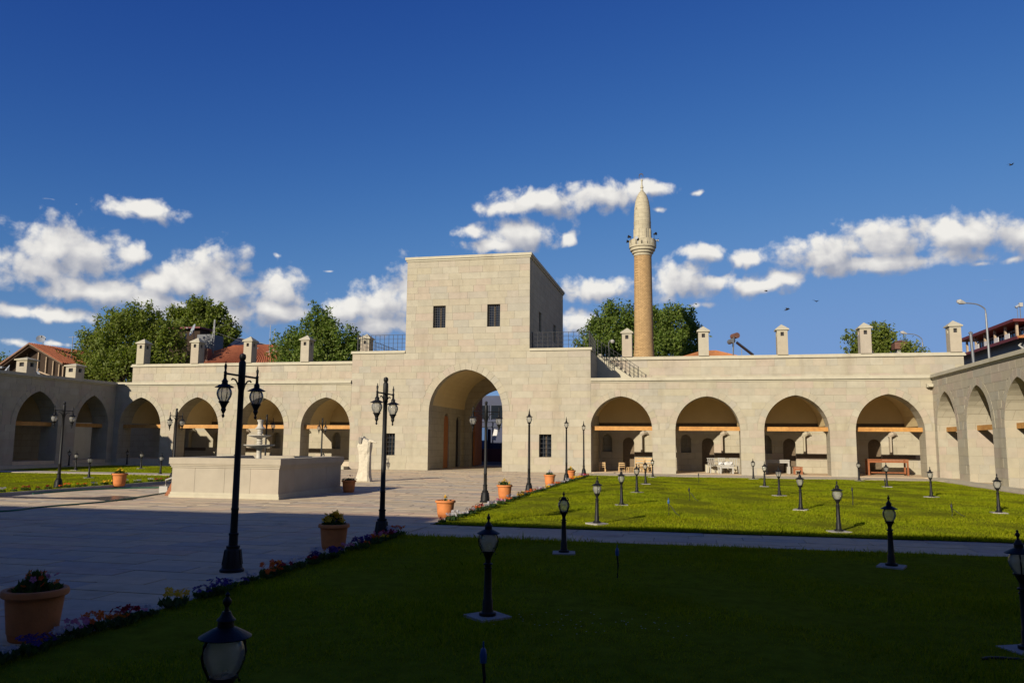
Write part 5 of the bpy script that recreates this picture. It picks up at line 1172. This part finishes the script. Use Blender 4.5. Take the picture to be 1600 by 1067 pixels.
def street_light(lab, x, y, z0, zt, arm, s=1.):
    t = thing('street_light', lab, 'street light', (x, y, 0)); r = .07 * s
    mb = MB(); mb.tube([(x, y, z0), (x, y, zt * .75), (x - .02, y, zt - .45)], [r * 1.2, r, r * .8], 8); mb.tube(curve_pts([(x - .02, y, zt - .45), (x - .08, y, zt - .15), (x - arm * .35, y, zt + .12), (x - arm * .85, y, zt + .22)], 4), r * .55, 6); mk('pole', mb, M_galv, t, smooth=True)
    mb = MB(); mb.tube([(x - arm * .78, y, zt + .20), (x - arm * .85, y, zt + .23), (x - arm * 1.0, y, zt + .30), (x - arm * 1.12, y, zt + .33)], [.05 * s, .1 * s, .17 * s, .08 * s], 8); mk('head', mb, M_white, t, smooth=True)
street_light('tall grey street light with a long arm rising beside the last chimney', 17.65, 52, 0, 10.1, 1.4)
street_light('smaller street light behind the small roof tank', 16.75, 62, 0, 9.6, 1.3, .8)
# what shows through the gate: street front opposite
M_dimtrim = mat('dusty_blue_trim', (.05, .06, .085), .7, .2, 6)
sf = thing('shop_front', 'dark blue shop front across the street, seen through the gate', 'shop', (-17.5, 71, 0))
mb = MB(); mb.box(-30, -5, 70, 76, 0, 5.9); mk('wall', mb, M_shopblue, sf)
mb = MB(); mb.box(-30, -5, 69.9, 69.998, 3.05, 3.15); mb.box(-30, -5, 69.9, 69.998, 3.5, 3.56); mk('trim', mb, M_dimtrim, sf)
for x in (-20.0, -18.4, -16.8, -15.2):
    q = MB(); q.box(x - .66, x + .66, 69.93, 69.995, 3.8, 5.0); w = mk('window', q, M_pane, sf); q = MB(); q.box(x - .72, x - .662, 69.9, 69.99, 3.75, 5.05); q.box(x + .662, x + .72, 69.9, 69.99, 3.75, 5.05); q.box(x - .66, x + .66, 69.9, 69.99, 5.0, 5.05); mk('frame', q, M_dimtrim, w)
mb = MB(); mb.box(-24, -10, 68.6, 69.8, 0, 1.1); mk('counter', mb, M_maroon, sf)
mb = MB(); mb.box(-18.3, -17.7, 69.5, 69.7, 1.1, 3.0); mk('door', mb, M_blue, sf)
q = MB(); q.obox((-16.75, 68.5, 2.35), (.36, .05, .95), (0, R(14), 0)); tag(mk('hanging_cloth', q, M_cloth), 'white cloth hanging aslant before the blue shop front', 'cloth')
q = MB(); q.tube([(-18.05, 68.2, 0), (-18.05, 68.2, 4.2)], .06, 8); tag(mk('awning_pole', q, M_galv), 'thin grey pole before the blue shop front', 'pole')

# ------------------------------------------------------------------ birds
for i, (x, y, z, s, a, lab) in enumerate([(18.84, 50, 18.12, 1.0, .3, 'dark bird high in the sky at the right edge'), (4.84, 50, 11.06, .7, -.4, 'small bird below the long right cloud, upper left of three'), (6.03, 50, 9.87, 1.15, .1, 'bird with swept wings, lowest of three left of the third chimney'), (7.71, 50, 10.33, .75, .8, 'small faint bird, rightmost of three above the right parapet')]):
    t = thing('bird', lab, 'bird', (0, 0, 0), 'birds in flight')
    mb = MB(); mb.tube([(-.16, 0, 0), (-.08, 0, .0), (.04, 0, .01), (.11, 0, .02), (.15, 0, .02)], [.01, .03, .035, .025, .005], 8); mb.add([(-.14, -.01, 0), (-.14, .01, 0), (-.26, .05, .0), (-.22, 0, .0), (-.26, -.05, 0)], [(0, 1, 2, 3, 4)]); mk('body', mb, M_bird, t, smooth=True)
    for sg in (-1, 1):
        mb = MB(); mb.add([(.06, sg * .02, .015), (-.05, sg * .02, .015), (-.02, sg * .16, .09), (.06, sg * .14, .09), (-.10, sg * .36, .06)], [(0, 1, 2, 3), (3, 2, 4)]); mb.add([(.06, sg * .02, .005), (-.05, sg * .02, .005), (-.02, sg * .16, .08), (.06, sg * .14, .08), (-.10, sg * .36, .055)], [(0, 3, 2, 1), (3, 4, 2)]); mk('wing', mb, M_bird, t)
    t.location = (x, y, z); t.rotation_euler = (.2, -.25 * (-1) ** i, a); t.scale = (s,) * 3

# ------------------------------------------------------------------ grass: separate blades on each lawn
def grass(x0, x1, y0, y1, z, dens, hgt, wid, seed, keep=None, holes=()):
    rg = np.random.default_rng(seed); n = int((x1 - x0) * (y1 - y0) * dens)
    p = np.stack([rg.uniform(x0, x1, n), rg.uniform(y0, y1, n)], 1)
    if keep is not None: p = p[keep(p, rg)]
    for (hx, hy, hr) in holes: p = p[(np.abs(p[:, 0] - hx) > hr) | (np.abs(p[:, 1] - hy) > hr)]
    n = len(p); pat = .75 + .35 * np.sin(p[:, 0] * 1.3 + 2 * np.sin(p[:, 1] * .7)) * np.sin(p[:, 1] * 1.1 + np.sin(p[:, 0] * .9))
    h = hgt * rg.uniform(.5, 1.25, n) * pat; h = np.where(rg.random(n) < .02, h * 1.7, h); a = rg.uniform(0, 6.283, n); l = h * rg.uniform(.1, .8, n); b = rg.uniform(0, 6.283, n); w = wid * rg.uniform(.7, 1.3, n)
    P = np.concatenate([p, np.full((n, 1), z)], 1); A = np.stack([np.cos(a), np.sin(a), 0 * a], 1); B = np.stack([np.cos(b), np.sin(b), 0 * b], 1); Z = np.array([0, 0, 1.])
    m = P + B * (l * .35)[:, None] + Z * (h * .6)[:, None]; t = P + B * l[:, None] + Z * (h * .97)[:, None]; W = A * w[:, None]
    V = np.stack([P - W, P + W, m + W * .75, t, m - W * .75], 1).reshape(-1, 3); F = np.arange(n * 5).reshape(-1, 5)
    o = mk_np('grass', V, F, M_grass, None, 5); tag(o, kind='stuff'); return o
hol = [(x, y, .19) for x, y, _ in BOLL]
def nearkeep(p, rg):
    d = -.2158 * p[:, 0] + .968 * p[:, 1]; l = .976 * p[:, 0] + .2165 * p[:, 1]
    v = (d > 2.0) & (np.abs(l) < d * .68 + .6); f = np.clip(9. / np.maximum(d, .5), 0, 1) ** 1.1
    return v & (rg.random(len(p)) < f)
grass(-5.3, 11.72, 2.0, 14.16, .0, 2600, .060, .0030, 1, nearkeep, hol)
def farkeep(p, rg):
    d = -.2158 * p[:, 0] + .968 * p[:, 1]; return rg.random(len(p)) < np.clip(20. / d, 0, 1)
grass(-5.28, 11.72, 16.3, 42.36, .0, 1500, .055, .0055, 2, farkeep, hol)
grass(-5.28, 11.72, 16.29, 16.8, .0, 900, .085, .005, 5, None, [])
grass(-5.28, 11.72, 13.6, 14.17, .0, 900, .10, .004, 6, None, [])
grass(XL + 2.25, XW - .07, 17.6, 32.36, .07, 420, .055, .009, 3, None, hol)
grass(XL + 2.25, XW - .07, 34.05, 43.15, .07, 420, .055, .009, 4, None, hol)
# daisies in the shaded lawn
rg = random.Random(12); q = MB()
for k in range(60):
    x, y = rg.gauss(-.95, .45), rg.gauss(7.6, .28)
    c = Vector((x, y, .085 + rg.uniform(-.02, .02))); n = 6; s = .008
    q.add([c] + [c + Vector((s * math.cos(j), s * math.sin(j), -.002)) for j in [2 * math.pi * i / n for i in range(n)]], [(0, 1 + j, 1 + (j + 1) % n) for j in range(n)])
tag(mk('daisies', q, PET['white'], recalc=False), kind='stuff')
